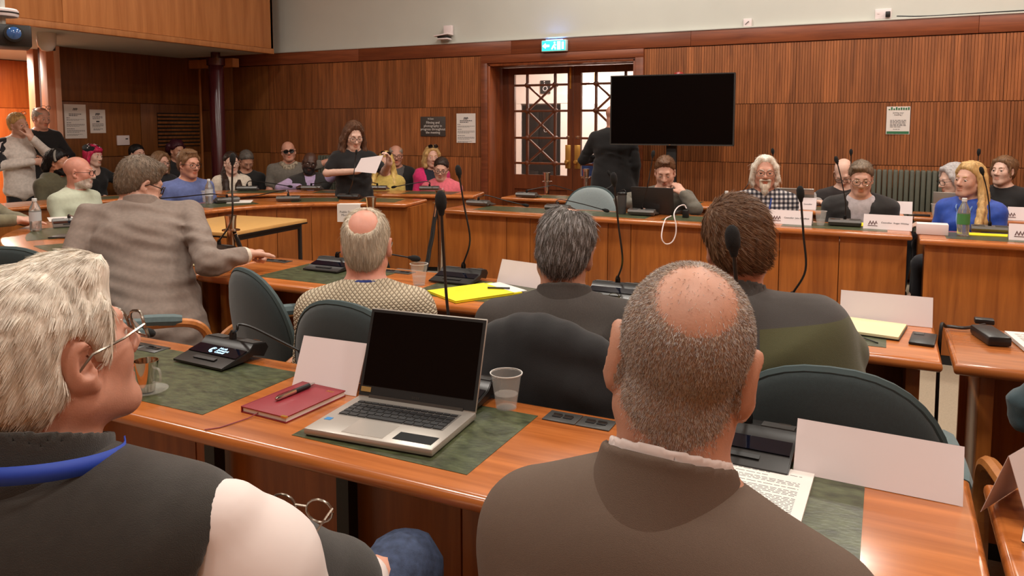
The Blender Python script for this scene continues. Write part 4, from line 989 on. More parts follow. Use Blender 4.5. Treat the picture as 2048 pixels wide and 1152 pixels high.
# ---- notebook + pen
nb = empty('notebook', (-1.318, 1.455, DZ), R(-3), 'closed maroon notebook lying left of the laptop', 'notebook'); M_maroonb = mat('maroon_cover', (134, 28, 40), .45, bump=.2, bscale=500)
box('cover', -.074, .074, -.105, .105, .0, .003, M_maroonb, nb, .001); box('pages', -.071, .072, -.102, .102, .003, .013, M_sheet, nb); box('cover', -.074, .074, -.105, .105, .013, .016, M_maroonb, nb, .001); box('spine', -.0755, -.072, -.105, .105, 0, .016, M_maroonb, nb)
text('lettering', '2023', .012, M_brass, nb, Matrix.Translation((.045, .075, .0161))); box('corner_guard', .058, .0745, -.1055, -.098, .0128, .0164, M_brass, nb)
tube('ribbon', [(-.02, -.1, .008), (-.025, -.13, .003), (-.04, -.2, .002), (-.06, -.225, .002)], .0015, M_maroonb, nb, 5)
pn = empty('pen', (-1.34, 1.475, DZ + .0225), R(-3), 'black and silver ballpoint pen lying on the maroon notebook', 'pen')
tube('barrel', [(0, -.062, 0), (0, -.058, 0), (0, .005, 0)], [.0022, .0055, .0062], M_chrome, pn, 10); tube('grip', [(0, .005, 0), (0, .055, 0)], [.0064, .0062], M_black, pn, 10); tube('tip', [(0, .055, 0), (0, .07, 0), (0, .076, 0)], [.0058, .003, .0012], M_chrome, pn, 10); box('clip', -.0015, .0015, -.055, -.015, .0055, .0075, M_chrome, pn)
# ---- tent cards
def tent(label, x, y, rz, w=.297, h=.096, dep=.08, txt=None, logo=False, z=DZ, mm=None, group='folded name cards', lean=0):
    t = empty('name_card', (x, y, z + .001), rz, label, 'card', group)
    th = .0008
    def pl(y0, y1):
        V = [(-w / 2, y0, 0), (w / 2, y0, 0), (w / 2, y1, h), (-w / 2, y1, h), (-w / 2, y0 + th, 0), (w / 2, y0 + th, 0), (w / 2, y1 + th, h), (-w / 2, y1 + th, h)]
        return mesh_obj('card_face', V, [(0, 1, 2, 3), (7, 6, 5, 4), (0, 4, 5, 1), (1, 5, 6, 2), (2, 6, 7, 3), (3, 7, 4, 0)], mm or M_paper, t)
    f = pl(-dep / 2, 0 + lean); pl(dep / 2, lean)
    ang = math.atan2(h, dep / 2 + lean); Tm = Matrix.Translation((0, -dep / 2 - .0006, 0)) @ Matrix.Rotation(ang, 4, 'X') @ Matrix.Translation((0, h * .45, .0008))
    if txt: text('lettering', txt, .0155, M_ink, f, Tm @ Matrix.Translation((.045, 0, 0)))
    if logo:
        bm = bmesh.new()
        for i in range(3): b_tube(bm, [Tm @ Vector((-.115 + .018 * i, -.012, 0)), Tm @ Vector((-.105 + .018 * i, .014, 0)), Tm @ Vector((-.1 + .018 * i, -.004, 0))], .003, 5)
        b_tube(bm, [Tm @ Vector((-.12, -.02, 0)), Tm @ Vector((-.06, -.02, 0))], .002, 5); bm_obj('crest', bm, mat('crest_maroon', (96, 60, 60), .7), f)
    return t
tent('blank white folded card left of the silver laptop', -1.318, 1.605, R(3), w=.205, h=.125, dep=.09, lean=.01)
tent('long blank white folded card at the right of the nearest desk', .003, 1.635, R(-2.5), h=.098, dep=.085)
tent('blank white card half hidden by the person in pinstripes', -1.40, 3.03, R(-12), w=.29, h=.1)
tent('blank white folded card beyond the open notepad', .015, 3.03, R(0), h=.098)
tent('white name card with crest before the person in plaid shirt', -.605, 5.775, R(-3), txt='Councillor  John Standfield', logo=True)
tent('white name card with crest before the person in dark jacket', .02, 5.76, R(-3), txt='Councillor  Roger Whitley', logo=True)
tent('white name card with crest at the far right edge', .84, 5.58, R(-3), txt='Councillor', logo=True)
tent('white name card on the rear desk behind the plaid shirt', ony(1605, 405, 6.85)[0], 6.85, R(0), w=.22, txt='Councillor', logo=False)
tent('white name card on rear desk right of the person in dark jacket', ony(1802, 415, 6.85)[0], 6.85, 0, w=.16)
tent('white name card with crest on rear desk at the right edge', ony(2050, 430, 6.75)[0], 6.75, 0, w=.22, logo=True)
tent('small folded white card at the bottom right corner', .25, 1.63, R(62), w=.16, h=.12)
t = empty('speaker_card', tuple(onz(699, 413, DZ)), R(22), 'white paper sign hanging over the curved desk before the speaker', 'sign')
p = onz(699, 409, DZ); t.location = (p[0], p[1], DZ + .002); box('sheet', -.105, .105, -.026, -.0245, -.155, .0, M_sheet, t); box('top_fold', -.105, .105, -.026, .07, 0, .0015, M_sheet, t)
text('lettering', 'Public Speaker\nMicrophone', .028, M_ink, t, Matrix.Translation((0, -.0265, -.075)) @ Matrix.Rotation(R(90), 4, 'X'))
# ---- cups, bottles
def cup(label, x, y, h=.088, r0=.026, r1=.038, water=.4, z=DZ, group='clear plastic cups'):
    t = empty('plastic_cup', (x, y, z + .0015), 0, label, 'cup', group)
    lathe('cup_wall', [(r0, 0), (r0 + (r1 - r0) * .5, h * .5), (r1, h), (r1 + .0025, h), (r1 + .0025, h - .003), (r1 - .0008, h - .004), (r0 + (r1 - r0) * .5 - .001, h * .5), (r0 - .001, .002)], M_clear, t, 24)
    lathe('rim', [(r1 + .0005, h - .002), (r1 + .0028, h - .001), (r1 + .0028, h + .001), (r1 + .0005, h + .001)], mat('cup_rim', (220, 218, 214), .2), t, 24, cap_top=False, cap_bot=False)
    if water: lathe('water', [(r0 - .0015, .003), (r0 + (r1 - r0) * water - .0015, h * water)], M_water, t, 24)
    return t
cup('clear plastic cup of water right of the laptop', -.828, 1.665)
cup('clear plastic cup of water beside the person in knitted jumper', -1.83, 2.82, .094)
cup('clear plastic cup of water right of the person in pinstripes', -1.15, 2.95, .094)
cup('clear plastic cup on far desk beside the person in dark jacket', ony(1641, 449, 5.78)[0], 5.78, .1)
cup('clear plastic cup on rear desk before the half-hidden person in dark top', ony(1873, 418, 6.7)[0], 6.7, .1)
cup('clear plastic cup on the small light table', -3.55, 2.98, .085)
p = onz(412, 404, DZ); cup('clear plastic cup beside the person in blue shirt', p[0], p[1], .1)
gc = empty('glass_cup', (onz(285, 795, DZ)[0] - .02, onz(285, 795, DZ)[1] + .03, DZ + .002), 0, 'small steel-sided glass cup on saucer by the person in charcoal gilet', 'cup')
lathe('saucer', [(.03, 0), (.052, .006), (.053, .008), (.03, .003)], M_clear, gc, 20); lathe('cup_wall', [(.02, .004), (.026, .05), (.031, .085), (.029, .085), (.024, .05), (.018, .008)], mat('polished_steel', (200, 190, 180), .1, metal=1), gc, 20)
tube('handle', catmull([(.028, 0, .07), (.05, 0, .065), (.05, 0, .035), (.026, 0, .03)], 5), .003, M_clear, gc, 6)
def bottle(label, x, y, h=.22, r=.033, lab=None, liquid=None, z=DZ):
    t = empty('water_bottle', (x, y, z + .001), 0, label, 'bottle', 'plastic water bottles')
    pr = [(r * .8, 0), (r, .008)]
    for i in range(5): pr += [(r * .94, .02 + i * .018), (r, .029 + i * .018)]
    pr += [(r, h * .62), (r * .85, h * .74), (r * .42, h * .88), (r * .36, h * .93)]
    lathe('bottle_body', pr, mat('pet_plastic', (214, 218, 218), .12, trans=.8) if liquid is None else liquid, t, 16); lathe('cap', [(r * .42, h * .92), (r * .42, h), (r * .36, h * 1.01)], mat('bottle_cap', (214, 216, 216), .5), t, 12)
    if lab: lathe('label', [(r * 1.02, h * .32), (r * 1.02, h * .6)], lab, t, 16, cap_top=False, cap_bot=False)
    return t
M_pet = mat('pet_plastic', (214, 218, 218), .12, trans=.8)
p = onz(72, 462, DZ); bottle('clear plastic water bottle on curved desk at the left', p[0], p[1], .215, .036, mat('pale_label', (190, 192, 196), .5))
bottle('clear plastic water bottle before the person in blue shirt', -5.45, 4.98, .22, .034, mat('pale_label', (190, 192, 196), .5))
bottle('water bottle with green label before the person in blue blouse', ony(1926, 462, 5.6)[0], 5.6, .24, .036, mat('green_label', (70, 130, 70), .5))
bottle('small water bottle beside the person in plaid shirt', ony(1452, 440, 5.9)[0], 5.9, .205, .034)
m = empty('travel_mug', (-1.875, 5.83, DZ), 0, 'dark grey travel mug left of the dark laptop', 'mug'); M_mug = mat('mug_grey', (66, 66, 66), .4)
lathe('mug_body', [(.03, 0), (.033, .01), (.037, .13), (.037, .155)], M_mug, m, 18); lathe('lid', [(.039, .155), (.039, .168), (.03, .176)], M_black, m, 18); tube('lid_loop', [(-.025, 0, .17), (-.02, 0, .185), (.02, 0, .195), (.03, 0, .18)], .004, M_black, m, 6)
# ---- far laptop, charger and cable
def lap2(label, x, y, rz, w=.34, h=.21, mm=None, tilt=14):
    t = empty('laptop', (x, y, DZ + .001), rz, label, 'laptop'); mm = mm or M_blackm
    box('base', -w / 2, w / 2, -.23, 0, 0, .018, mm, t, .003); l = box('screen_lid', -w / 2, w / 2, 0, .008, .01, h, mm, t, .003); l.rotation_euler = (R(-tilt), 0, 0); return t
l = lap2('open dark laptop seen from behind on the far desk', -1.645, 5.93, R(180 - 2), .34, .225, mat('laptop_dark', (40, 36, 34), .45)); text('maker_mark', 'Lenovo', .02, M_dgrey, l.children[1], Matrix.Translation((.11, .0085, .195)) @ Matrix.Rotation(R(90), 4, 'X') @ Matrix.Rotation(R(180), 4, 'Y'))
lap2('open silver laptop on rear desk behind the plaid shirt', ony(1592, 400, 6.95)[0], 6.95, R(180), .3, .2, M_alu, 30)
lap2('open silver laptop on rear desk beside the half-hidden person in dark top', ony(1905, 410, 6.85)[0], 6.85, R(170), .26, .19, M_alu)
c = empty('charger', (-1.362, 5.81, DZ + .001), 0, 'black plug-in charger with looping white cable on the far desk', 'charger'); box('charger_body', -.022, .022, -.022, .022, 0, .058, M_black, c, .004)
Mi = np.array(c.location); tube('charger_cable', catmull([np.array(q) - Mi for q in (at(1373, 417, 5.82), at(1368, 410, 5.82), at(1356, 414, 5.75), at(1348, 428, 5.55), at(1352, 450, 5.52), at(1351, 470, 5.52), at(1343, 485, 5.52), at(1330, 487, 5.52), at(1323, 472, 5.52), at(1330, 440, 5.6), at(1342, 432, 5.72))], 6), .0045, M_paper, c, 6)
wb = box('tissue_box', -.09, .09, -.05, .05, 0, .07, M_paper, None, .004, loc=(ony(1864, 462, 5.62)[0], 5.62, DZ + .001)); tag(wb, 'low white box on far right desk before the person in blue blouse', 'box')
tb = box('black_pad', -.06, .06, -.03, .03, 0, .012, M_black, None, .003, loc=(ony(1873, 425, 6.7)[0] - .1, 6.72, DZ + .001)); tag(tb, 'small black device on rear desk near the clear cup', 'device')
# ---- papers and folders
M_yellow = mat('yellow_card', (232, 214, 20), .6)
def flat(name, label, cat, x, y, rz, w, d, z, h, m, printing=False, group=None):
    t = empty(name, (x, y, z), rz, label, cat, group); box('sheets', -w / 2, w / 2, -d / 2, d / 2, 0, h, m, t)
    if printing:
        bm = bmesh.new(); rng = random.Random(int(x * 100) + 9)
        yy = d / 2 - .03
        while yy > -d / 2 + .02:
            xx = -w / 2 + .02; end = w / 2 - .02 - (rng.random() < .25) * .06
            while xx < end: l = min(rng.uniform(.006, .018), end - xx); b_box(bm, xx, xx + l, yy, yy + .0016, h, h + .0002); xx += l + .003
            yy -= .0062 if rng.random() > .16 else .013
        o = bm_obj('print', bm, M_ink, t); o['kind'] = 'stuff'
    return t
flat('paper_stack', 'printed papers on the nearest desk right of the taupe jacket', 'papers', -.215, 1.45, R(-1.5), .21, .297, DZ + .0015, .006, M_sheet, True)
yf = flat('yellow_folder', 'yellow folder with white sheets by the person in pinstripes', 'folder', -1.53, 2.78, R(-30), .24, .32, DZ + .002, .006, M_yellow); s2 = box('inner_sheet', -.1, .11, -.13, .19, .006, .0075, M_sheet, yf); s3 = box('top_cover', -.12, .12, -.16, .12, .0076, .009, M_yellow, yf)
pn2 = tube('pen', [(-1.50, 2.84, DZ + .016), (-1.41, 2.87, DZ + .016)], .004, M_black); tag(pn2, 'black pen lying on the yellow folder', 'pen')
yf2 = flat('yellow_folder', 'yellow folder with folded glasses on it, by the taupe jacket', 'folder', -.93, 2.79, R(-8), .3, .26, DZ + .002, .006, M_yellow)
g = empty('spectacles', (-.97, 2.83, DZ + .012), R(20), 'folded spectacles lying on the yellow folder', 'glasses'); bm = bmesh.new()
for sx in (-1, 1): b_tube(bm, [(sx * .03 + .022 * math.cos(a), 0, .018 + .017 * math.sin(a)) for a in np.linspace(0, 6.283, 14)], .0014, 5, False)
b_tube(bm, [(-.01, 0, .02), (.01, 0, .02)], .0014, 5); bm_obj('frame_front', bm, M_gl_dark, g, True); tube('temple', [(.052, 0, .02), (.03, .01, .012), (-.06, .014, .004)], .0014, M_gl_dark, g, 5); tube('temple', [(-.052, 0, .02), (-.03, .016, .01), (.06, .02, .004)], .0014, M_gl_dark, g, 5)
p = onz(1712, 452, DZ); flat('yellow_paper', 'yellow paper in front of the person in dark jacket', 'papers', p[0] + .08, p[1] + .08, R(5), .25, .2, DZ + .002, .004, M_yellow)
flat('yellow_paper', 'yellow paper in front of the person in blue blouse', 'papers', onz(1977, 463, DZ)[0], 5.72, R(5), .3, .12, DZ + .002, .004, M_yellow)
p = onz(370, 527, DZ); flat('yellow_paper', 'pale paper under the elbow of the grey suit', 'papers', p[0], p[1], R(15), .21, .14, DZ + .002, .004, mat('cream_paper', (216, 206, 150), .7))
p = onz(112, 437, DZ); flat('paper_sheet', 'white papers in front of the person in pale green shirt', 'papers', p[0] + .1, p[1], R(60), .21, .297, DZ + .002, .003, M_sheet)
p = onz(480, 404, DZ); flat('paper_sheet', 'white sheet on inner curved desk near the water bottle', 'papers', p[0], p[1], R(40), .21, .25, DZ + .002, .003, M_sheet)
flat('paper_stack', 'printed papers on the desk at the right edge', 'papers', .50, 2.86, R(8), .21, .297, DZ + .003, .012, M_sheet, True)
nb3 = flat('open_notepad', 'open cream notepad beside the person in fleece', 'notepad', -.03, 2.87, R(-8), .2, .2, DZ + .005, .008, mat('cream_pages', (224, 214, 170), .7)); box('cover', -.103, .103, -.103, .103, -.003, 0, M_black, nb3); tube('ribbon', [(-.03, -.1, .002), (-.01, -.13, 0), (.05, -.17, -.002)], .002, M_black, nb3, 5); tube('elastic_pen', [(-.06, -.09, .011), (-.085, .06, .011)], .004, M_black, nb3, 6)
ph = box('smartphone', -.037, .037, -.075, .075, 0, .009, M_black, None, .004, loc=(.128, 2.80, DZ + .001), rz=R(-6)); tag(ph, 'black smartphone lying at the end of the middle desk', 'phone'); box('camera_bump', -.03, .0, .035, .065, .009, .0105, M_dgrey, ph, .001)
ch = box('laptop_charger', -.035, .035, -.08, .08, 0, .032, M_black, None, .008, loc=(.325, 2.9, DZ + .001), rz=R(14)); tag(ch, 'black power brick on desk right of the floor gap', 'charger')
cb = empty('power_cable', (0, 0, 0), 0, 'black cable running off the desk edge into floor gap', 'cable'); tube('cable', catmull([onz(1970, 650, DZ + .012), onz(1930, 656, DZ + .012), onz(1893, 653, DZ + .012), (.186, 2.95, DZ), (.184, 2.93, .5), (.186, 2.9, .02)], 6), .006, M_black, cb, 7); box('plug', -.03, .03, -.02, .02, 0, .018, M_black, cb, .004, loc=(onz(1968, 648, DZ)[0], onz(1968, 648, DZ)[1], DZ + .002))
ph2 = empty('smartphone', (.262, 1.47, DZ + .075), R(-40), 'phone with lit white screen propped at the bottom right', 'phone'); ph2.rotation_euler = (R(-12), 0, R(-38)); box('case', -.037, .037, 0, .009, -.072, .072, M_dgrey, ph2, .004); box('lit_screen', -.034, .034, -.0008, .0002, -.068, .068, mat('phone_glow', (.8, .82, .84), .3, emit=.55), ph2); lathe('emblem', [(.012, 0), (.012, .0008)], M_ink, ph2, 14).matrix_basis = Matrix.Translation((-.015, -.0008, .045)) @ Matrix.Rotation(R(90), 4, 'X')
tp = box('tablet', -.1, .1, -.07, .07, 0, .01, M_dgrey, None, .003, loc=tuple(onz(140, 474, DZ)[:2]) + (DZ + .001,), rz=R(30)); tag(tp, 'dark tablet lying on curved desk beside the person in grey suit', 'tablet')
# ---- power sockets sunk in the desk tops
def sockets(label, x, y, rz, w=.17, d=.062):
    t = empty('desk_socket_plate', (x, y, DZ), rz, label, 'socket', 'desk socket plates'); 
    for s in (-1, 1):
        box('plate', s * w / 4 - w / 4 + .001, s * w / 4 + w / 4 - .001, -d / 2, d / 2, 0, .003, M_dgrey, t, .001)
        for k_ in (-1, 1): box('port', s * w / 4 + k_ * .014 - .011, s * w / 4 + k_ * .014 + .011, -.008, .008, .003, .0045, M_black, t); box('port_flap', s * w / 4 + k_ * .014 - .011, s * w / 4 + k_ * .014 + .011, .002, .009, .0045, .0065, M_chrome, t)
sockets('twin desk socket plate between the cup and taupe jacket', -.634, 1.665, R(0)); sockets('twin desk socket plate beside the charcoal gilet', -2.09, 1.63, R(0))
p = onz(566, 519, DZ); sockets('flush desk socket plate near the resting hand', p[0], p[1] - .05, 0); p = onz(802, 542, DZ); sockets('flush desk socket plate behind the clear cup', p[0], p[1] - .03, 0)
# ---- rope posts
def stanchion(label, x, y, h=1.0):
    t = empty('rope_post', (x, y, 0), 0, label, 'post', 'chrome rope posts')
    lathe('base', [(.15, 0), (.15, .015), (.04, .03)], M_chrome, t, 24); lathe('pole', [(.024, .02), (.024, h - .09)], M_chrome, t, 16); lathe('collar', [(.024, h - .1), (.055, h - .095), (.055, h - .088), (.03, h - .082)], M_chrome, t, 18); lathe('head', [(.03, h - .085), (.033, h - .03), (.038, h), (.034, h + .002)], M_chrome, t, 18); return np.array([x, y, h - .11])
S1 = onz(461, 431, .93); S2 = onz(742, 394, 1.0); S3 = onz(880, 381, 1.0)
a1 = stanchion('chrome rope post beside the small light table', S1[0], S1[1], .93); a2 = stanchion('chrome rope post in front of the hanging paper sign', S2[0], S2[1]); a3 = stanchion('chrome rope post with black rope at the end of far desk', S3[0], S3[1])
p = ony(1094, 360, 7.35); stanchion('chrome rope post left of the pair by the doors', p[0], 7.35); p = ony(1172, 352, 7.5); stanchion('chrome rope post right of the pair by the doors', p[0], 7.5, 1.04)
def rope(label, a, b, sag):
    pts = [a * (1 - t) + b * t - np.array([0, 0, sag * 4 * t * (1 - t)]) for t in np.linspace(0, 1, 25)]
    bm = bmesh.new()
    for k_ in range(3):
        L = []
        for i, q in enumerate(pts):
            f = i * 1.1 + k_ * 2.094; d = (b - a) / np.linalg.norm(b - a); u = np.cross(d, [0, 0, 1]); L.append(q + .009 * (math.cos(f) * np.array([0, 0, 1]) + math.sin(f) * u))
        b_tube(bm, catmull(L, 2), .011, 6)
    t = empty('barrier_rope', (0, 0, 0), 0, label, 'rope'); bm_obj('twisted_cord', bm, M_blackm, t, True)
    for q, nx in ((pts[0], pts[1]), (pts[-1], pts[-2])): tube('end_hook', [q, q + (nx - q) * .8], .014, M_chrome, t, 8)
rope('black twisted rope hanging from the post at far desk', a3 + np.array([-.03, -.0, 0]), a2 + np.array([.04, 0, 0]), .72)
rope('black twisted rope hanging from the post by the small table', a1 + np.array([.03, 0, 0]), a2 - np.array([.04, 0, 0]), .70)
cbx = box('floor_box', -.2, .2, -.12, .12, 0, .32, mat('grey_box', (120, 112, 104), .6), None, .01, loc=(onz(820, 545, .32)[0], onz(820, 545, .32)[1], 0)); tag(cbx, 'grey equipment box on floor behind the middle desk', 'box')

# ================================================================== PEOPLE
def custom(S, mode, fn, k=.006): S.ops.append((mode, fn, None, None, k)); return S
M_shoe = mat('black_shoe', (22, 20, 20), .4)
def fabric(name, col, noise=.12, rough=.9, bump=.35, bscale=600, nscale=40, sheen=.15): return mat(name, col, rough, noise=noise, nscale=nscale, bump=bump, bscale=bscale, sheen=sheen)
def l2w(c, p): return c['loc'] + c['Rz'] @ np.array(p, float)
def w2l(loc, Rz, p): return Rz.T @ (np.array(p, float) - loc)
def facecam(p): return math.degrees(math.atan2(p[0], -p[1]))
def person(label, head, face, lean=.06, side=0.0, hrot=(0, 0, 0), hs=1.0, sex='m', sk='fair', top=None, sleeve='long', bottom=None, stand=False, group=None,
           arms=None, sw=None, girth=1.0, hair=None, hairm=None, res=(.0080, .036, .0185), eyes=True, brows=None, fold=(.0075, 17), collar=None, undershirt=None, vcut=None,
           body_cb=None, top_cb=None, hair_noise_amp=.0022, head_kw=None, pelvis=None, twist=0, finehands=False, handkw=None, zp=None, necklen=.155, down=.3, hair_res=.0088, legs=True, mouth=True, stub=None, tnoise=None, sdrop=.062, collar_r=0, topname='top', nstr=900, strlen=.026, comb=(0, -.9, -.6), strj=.13, strout=.10, knee=None, lap=True, slope=0):
    loc_h = at(*head) if len(head) == 3 and head[2] < 50 else np.array(head[:3])
    Rz = np.array(Matrix.Rotation(R(face), 3, 'Z')); fwd = Rz @ np.array([0, 1, 0]); rgt = Rz @ np.array([1, 0, 0])
    loc = np.array([loc_h[0], loc_h[1], 0]) - fwd * lean - rgt * side if pelvis is None else np.array([pelvis[0], pelvis[1], 0])
    hc = Rz.T @ (loc_h - loc)
    root = empty('person', loc, R(face), label, 'person', group)
    f = frame(hc, *hrot, s=hs)
    fem = sex == 'f'; sw = (sw or (.165 if fem else .195)) * .88; zp = zp or (.92 if stand else .53)
    pv = np.array([0, 0, zp]); nb = hc + np.array([0, -.045, -necklen]) * hs
    ch = nb * .70 + pv * .30; ws = nb * .30 + pv * .70
    tw = np.array(Matrix.Rotation(R(twist), 3, 'Z') @ Matrix.Rotation(R(slope), 3, 'Y'))
    X = tw @ np.array([1, 0, 0])
    shR = nb + tw @ np.array([sw, -.005, -sdrop]); shL = nb + tw @ np.array([-sw, -.005, -sdrop])
    A = {}
    for s, key, sh in ((1, 'R', shR), (-1, 'L', shL)):
        a = (arms or {}).get(key)
        if a is None:
            if stand: a = (sh + np.array([s * .05, -.02, -.29]), sh + np.array([s * .04, .06, -.53]), (0, .2, -1), (-s, 0, 0))
            else: a = (sh + np.array([s * .05, .05, -.28]), np.array([s * .10, .33, .66]), (-s * .3, 1, -.1), (0, 0, -1))
        else:
            e, w = a[0], a[1]
            a = (np.array(e, float), np.array(w, float)) + tuple(a[2:])
        A[key] = a
    c = dict(root=root, f=f, hc=hc, nb=nb, ch=ch, ws=ws, pv=pv, shR=shR, shL=shL, A=A, Rz=Rz, loc=loc, X=X)
    g = girth * (.92 if fem else 1.0)
    # ---- body: one continuous surface
    B = Shape(); add_head(B, f, nb + np.array([0, .01, -.02]), female=fem, **(head_kw or {}))
    B.cone(nb + np.array([0, 0, -.03]), ch, .075, .095 * g, k=.05, an=(X, 1.45)); B.cone(ch, ws, .095 * g, .085 * g, k=.05, an=(X, 1.4)); B.cone(ws, pv, .085 * g, .10 * g, k=.05, an=(X, 1.45))
    for s, key, sh in ((1, 'R', shR), (-1, 'L', shL)):
        e, w, hd, pn = A[key][:4]; d = (w - e) / np.linalg.norm(w - e)
        B.cone(nb + np.array([0, 0, -.02]), sh, .045, .05, k=.05); B.cone(sh, e, .05, .04, k=.03); B.cone(e, w, .04, .028, k=.02)
        kw = dict(curl=35); kw.update((handkw or {}).get(key, {}))
        add_hand(B, w, hd, pn, side=kw.pop('side', s), s=kw.pop('s', .95 if fem else 1.05), **kw)
        if legs:
            if stand: hp, kn, an_, toe = np.array([s * .075, 0, zp - .04]), np.array([s * .09, .02, .49]), np.array([s * .10, -.01, .09]), np.array([s * .12, .14, .035])
            else:
                kn = np.array([s * .13, .42, zp - .01]); kn = np.array(knee[key]) if knee and key in knee else kn
                hp, an_ = np.array([s * .09, .03, zp - .02]), np.array([kn[0], kn[1] + .03, .10]); toe = an_ + np.array([s * .02, .15, -.065])
            A[key + 'leg'] = (hp, kn, an_, toe)
            B.cone(hp, kn, .075, .055, k=.04); B.cone(kn, an_, .052, .036, k=.03); B.cone(an_, toe, .04, .03, k=.02)
    if body_cb: body_cb(B, c)
    r = .13 * hs; fine = [(hc - np.array([r, r, .23 * hs]), hc + np.array([r, r + .01, .14 * hs]), res[0])]
    if finehands:
        for key in (finehands if isinstance(finehands, str) else 'RL'):
            w = A[key][1]; hd = np.array(A[key][2], float); hd /= np.linalg.norm(hd); q = w + hd * .08; fine.append((q - .11, q + .11, .0065))
    v, q = B.mesh(res[1], fine)
    cen = v[q].mean(1); L = (cen - f[1]) @ f[0] / hs
    mi = np.zeros(len(q), int)
    if mouth:
        e1 = ((L - [0, .087, -.0615]) / [.0235, .02, .0062]); e2 = ((L - [0, .086, -.0745]) / [.02, .02, .0068]); mi[((e1 ** 2).sum(1) < 1) | ((e2 ** 2).sum(1) < 1)] = 1
    c['B'] = B; c['v'] = v; c['q'] = q
    bms = [SK[sk], M_lip[sk]]
    if stub is not None:
        rg = (L[:, 2] < -.040 - .40 * (.088 - L[:, 1])) & (L[:, 2] > -.128) & (L[:, 1] > -.012) & (mi == 0); mi[rg] = 2; bms.append(stub)
    c['body'] = np_mesh('body', v, q, bms, root, mi)
    if stub is not None:
        def jm(cen): M_ = (cen - f[1]) @ f[0] / hs; return ((M_[:, 2] < -.044 - .40 * (.088 - M_[:, 1])) & (M_[:, 2] > -.122) & (M_[:, 1] > -.008)) * 1.0
        add_strands(c, 1200, .011, .0007, stub, (0, .2, -1), 9, surf=(v, q), mask=jm, seg=2, out=.5)
    if eyes:
        add_eyes(root, f, down)
        add_brows(root, B, f, brows or hairm or HM['brown'])
    # ---- clothes
    def torso(S, o, wx=1.0):
        S.cone(nb + np.array([0, -.004, -.082]), ch, .078 + o, (.102 + o) * g, k=.05, an=(X, 1.5 * wx)); S.cone(ch, ws, (.102 + o) * g, (.098 + o) * g, k=.05, an=(X, 1.45)); S.cone(ws, pv + np.array([0, 0, -.03 if not stand else -.07]), (.098 + o) * g, (.118 + o) * g, k=.05, an=(X, 1.5))
        if fem: 
            for s in (-1, 1): S.ell(ch + X * s * .065 + np.array([0, .085, -.04]), (.06, .055, .06), k=.06)
        for sh in (shR, shL): S.cone(nb + np.array([0, -.010, -.042]), sh, .050 + o, .054 + o, k=.10)
    def sleeves(S, o, kind):
        for key, sh in (('R', shR), ('L', shL)):
            e, w = A[key][:2]
            if kind == 'none': continue
            if kind == 'short': S.cone(sh, sh + (e - sh) * .62, .056 + o, .057 + o, k=.03); continue
            S.cone(sh, e, .056 + o, .048 + o, k=.016); S.cone(e, e + (w - e) * .93, .046 + o, .034 + o, k=.02)
    if undershirt is not None:
        U = Shape(); torso(U, .006); v2, q2 = U.mesh(res[2]); np_mesh('shirt', v2, q2, undershirt, root)
    T = Shape(); torso(T, .016 if undershirt is not None else .010); sleeves(T, .008, sleeve)
    if stand is False: pass
    if vcut:
        zt, zb, sl = vcut; z0 = zp + (nb[2] - zp) * zb
        custom(T, 's', lambda P, z0=z0, sl=sl: np.maximum(np.maximum(np.abs(P[..., 0] - nb[0] * (P[..., 2] - zp) / (nb[2] - zp)) - (P[..., 2] - z0) * sl, -(P[..., 1] - (nb[1] * (P[..., 2] - zp) / (nb[2] - zp)) - .02)), -1 + 0 * P[..., 2]), .008)
    if top_cb: top_cb(T, c)
    if fold: T.noise(folds(fold[0], fold[1], int(abs(hc[2] * 1000)) + len(label)))
    if tnoise: T.noise(tnoise(c))
    v3, q3 = T.mesh(res[2]); c['T'] = T; c['tv'] = v3; c['tq'] = q3; c['top'] = np_mesh(topname, v3, q3, top or fabric('black_fabric', (24, 23, 24)), root)
    if collar is not None:
        C = Shape(); ax0 = nb + np.array([0, -.002, -.005]); ax1 = hc + np.array([0, -.03, -.07]) * hs; d = (ax1 - ax0) / np.linalg.norm(ax1 - ax0)
        r0 = (.071 * hs if not fem else .062) + collar_r; hgt = collar[1] if isinstance(collar, tuple) else .045; cm = collar[0] if isinstance(collar, tuple) else collar
        C.cone(ax0, ax0 + d * hgt, r0 + .006, r0, k=.004); C.cone(ax0 - d * .1, ax0 + d * .2, r0 - .007, r0 - .007, k=.002, mode='s'); C.plane(ax0 + d * hgt, d + np.array([0, .22, 0]), k=.002)
        v4, q4 = C.mesh(min(.008, res[2] * .5)); np_mesh('collar', v4, q4, cm, root)
    if legs:
        Pn = Shape(); Pn.cone(pv + np.array([-.05, 0, .02]), pv + np.array([.05, 0, .02]), (.085 if stand else .104) * g, (.085 if stand else .104) * g, k=.04)
        Sh = Shape()
        for key in 'RL':
            hp, kn, an_, toe = A[key + 'leg']; Pn.cone(hp, kn, .078 if stand else .088, .070, k=.03); Pn.cone(kn, an_ + np.array([0, 0, .02]), .066, .055, k=.03); Sh.cone(an_ + np.array([0, -.02, -.045]), toe + np.array([0, .02, 0]), .046, .04, k=.02)
        Pn.noise(folds(.004, 8, 5)); Sh.plane((0, 0, .004), (0, 0, -1))
        v5, q5 = Pn.mesh(.032 if not stand else .028); c['trousers'] = np_mesh('trousers', v5, q5, bottom or fabric('dark_trousers', (32, 32, 38)), root); v6, q6 = Sh.mesh(.028); np_mesh('shoes', v6, q6, M_shoe, root)
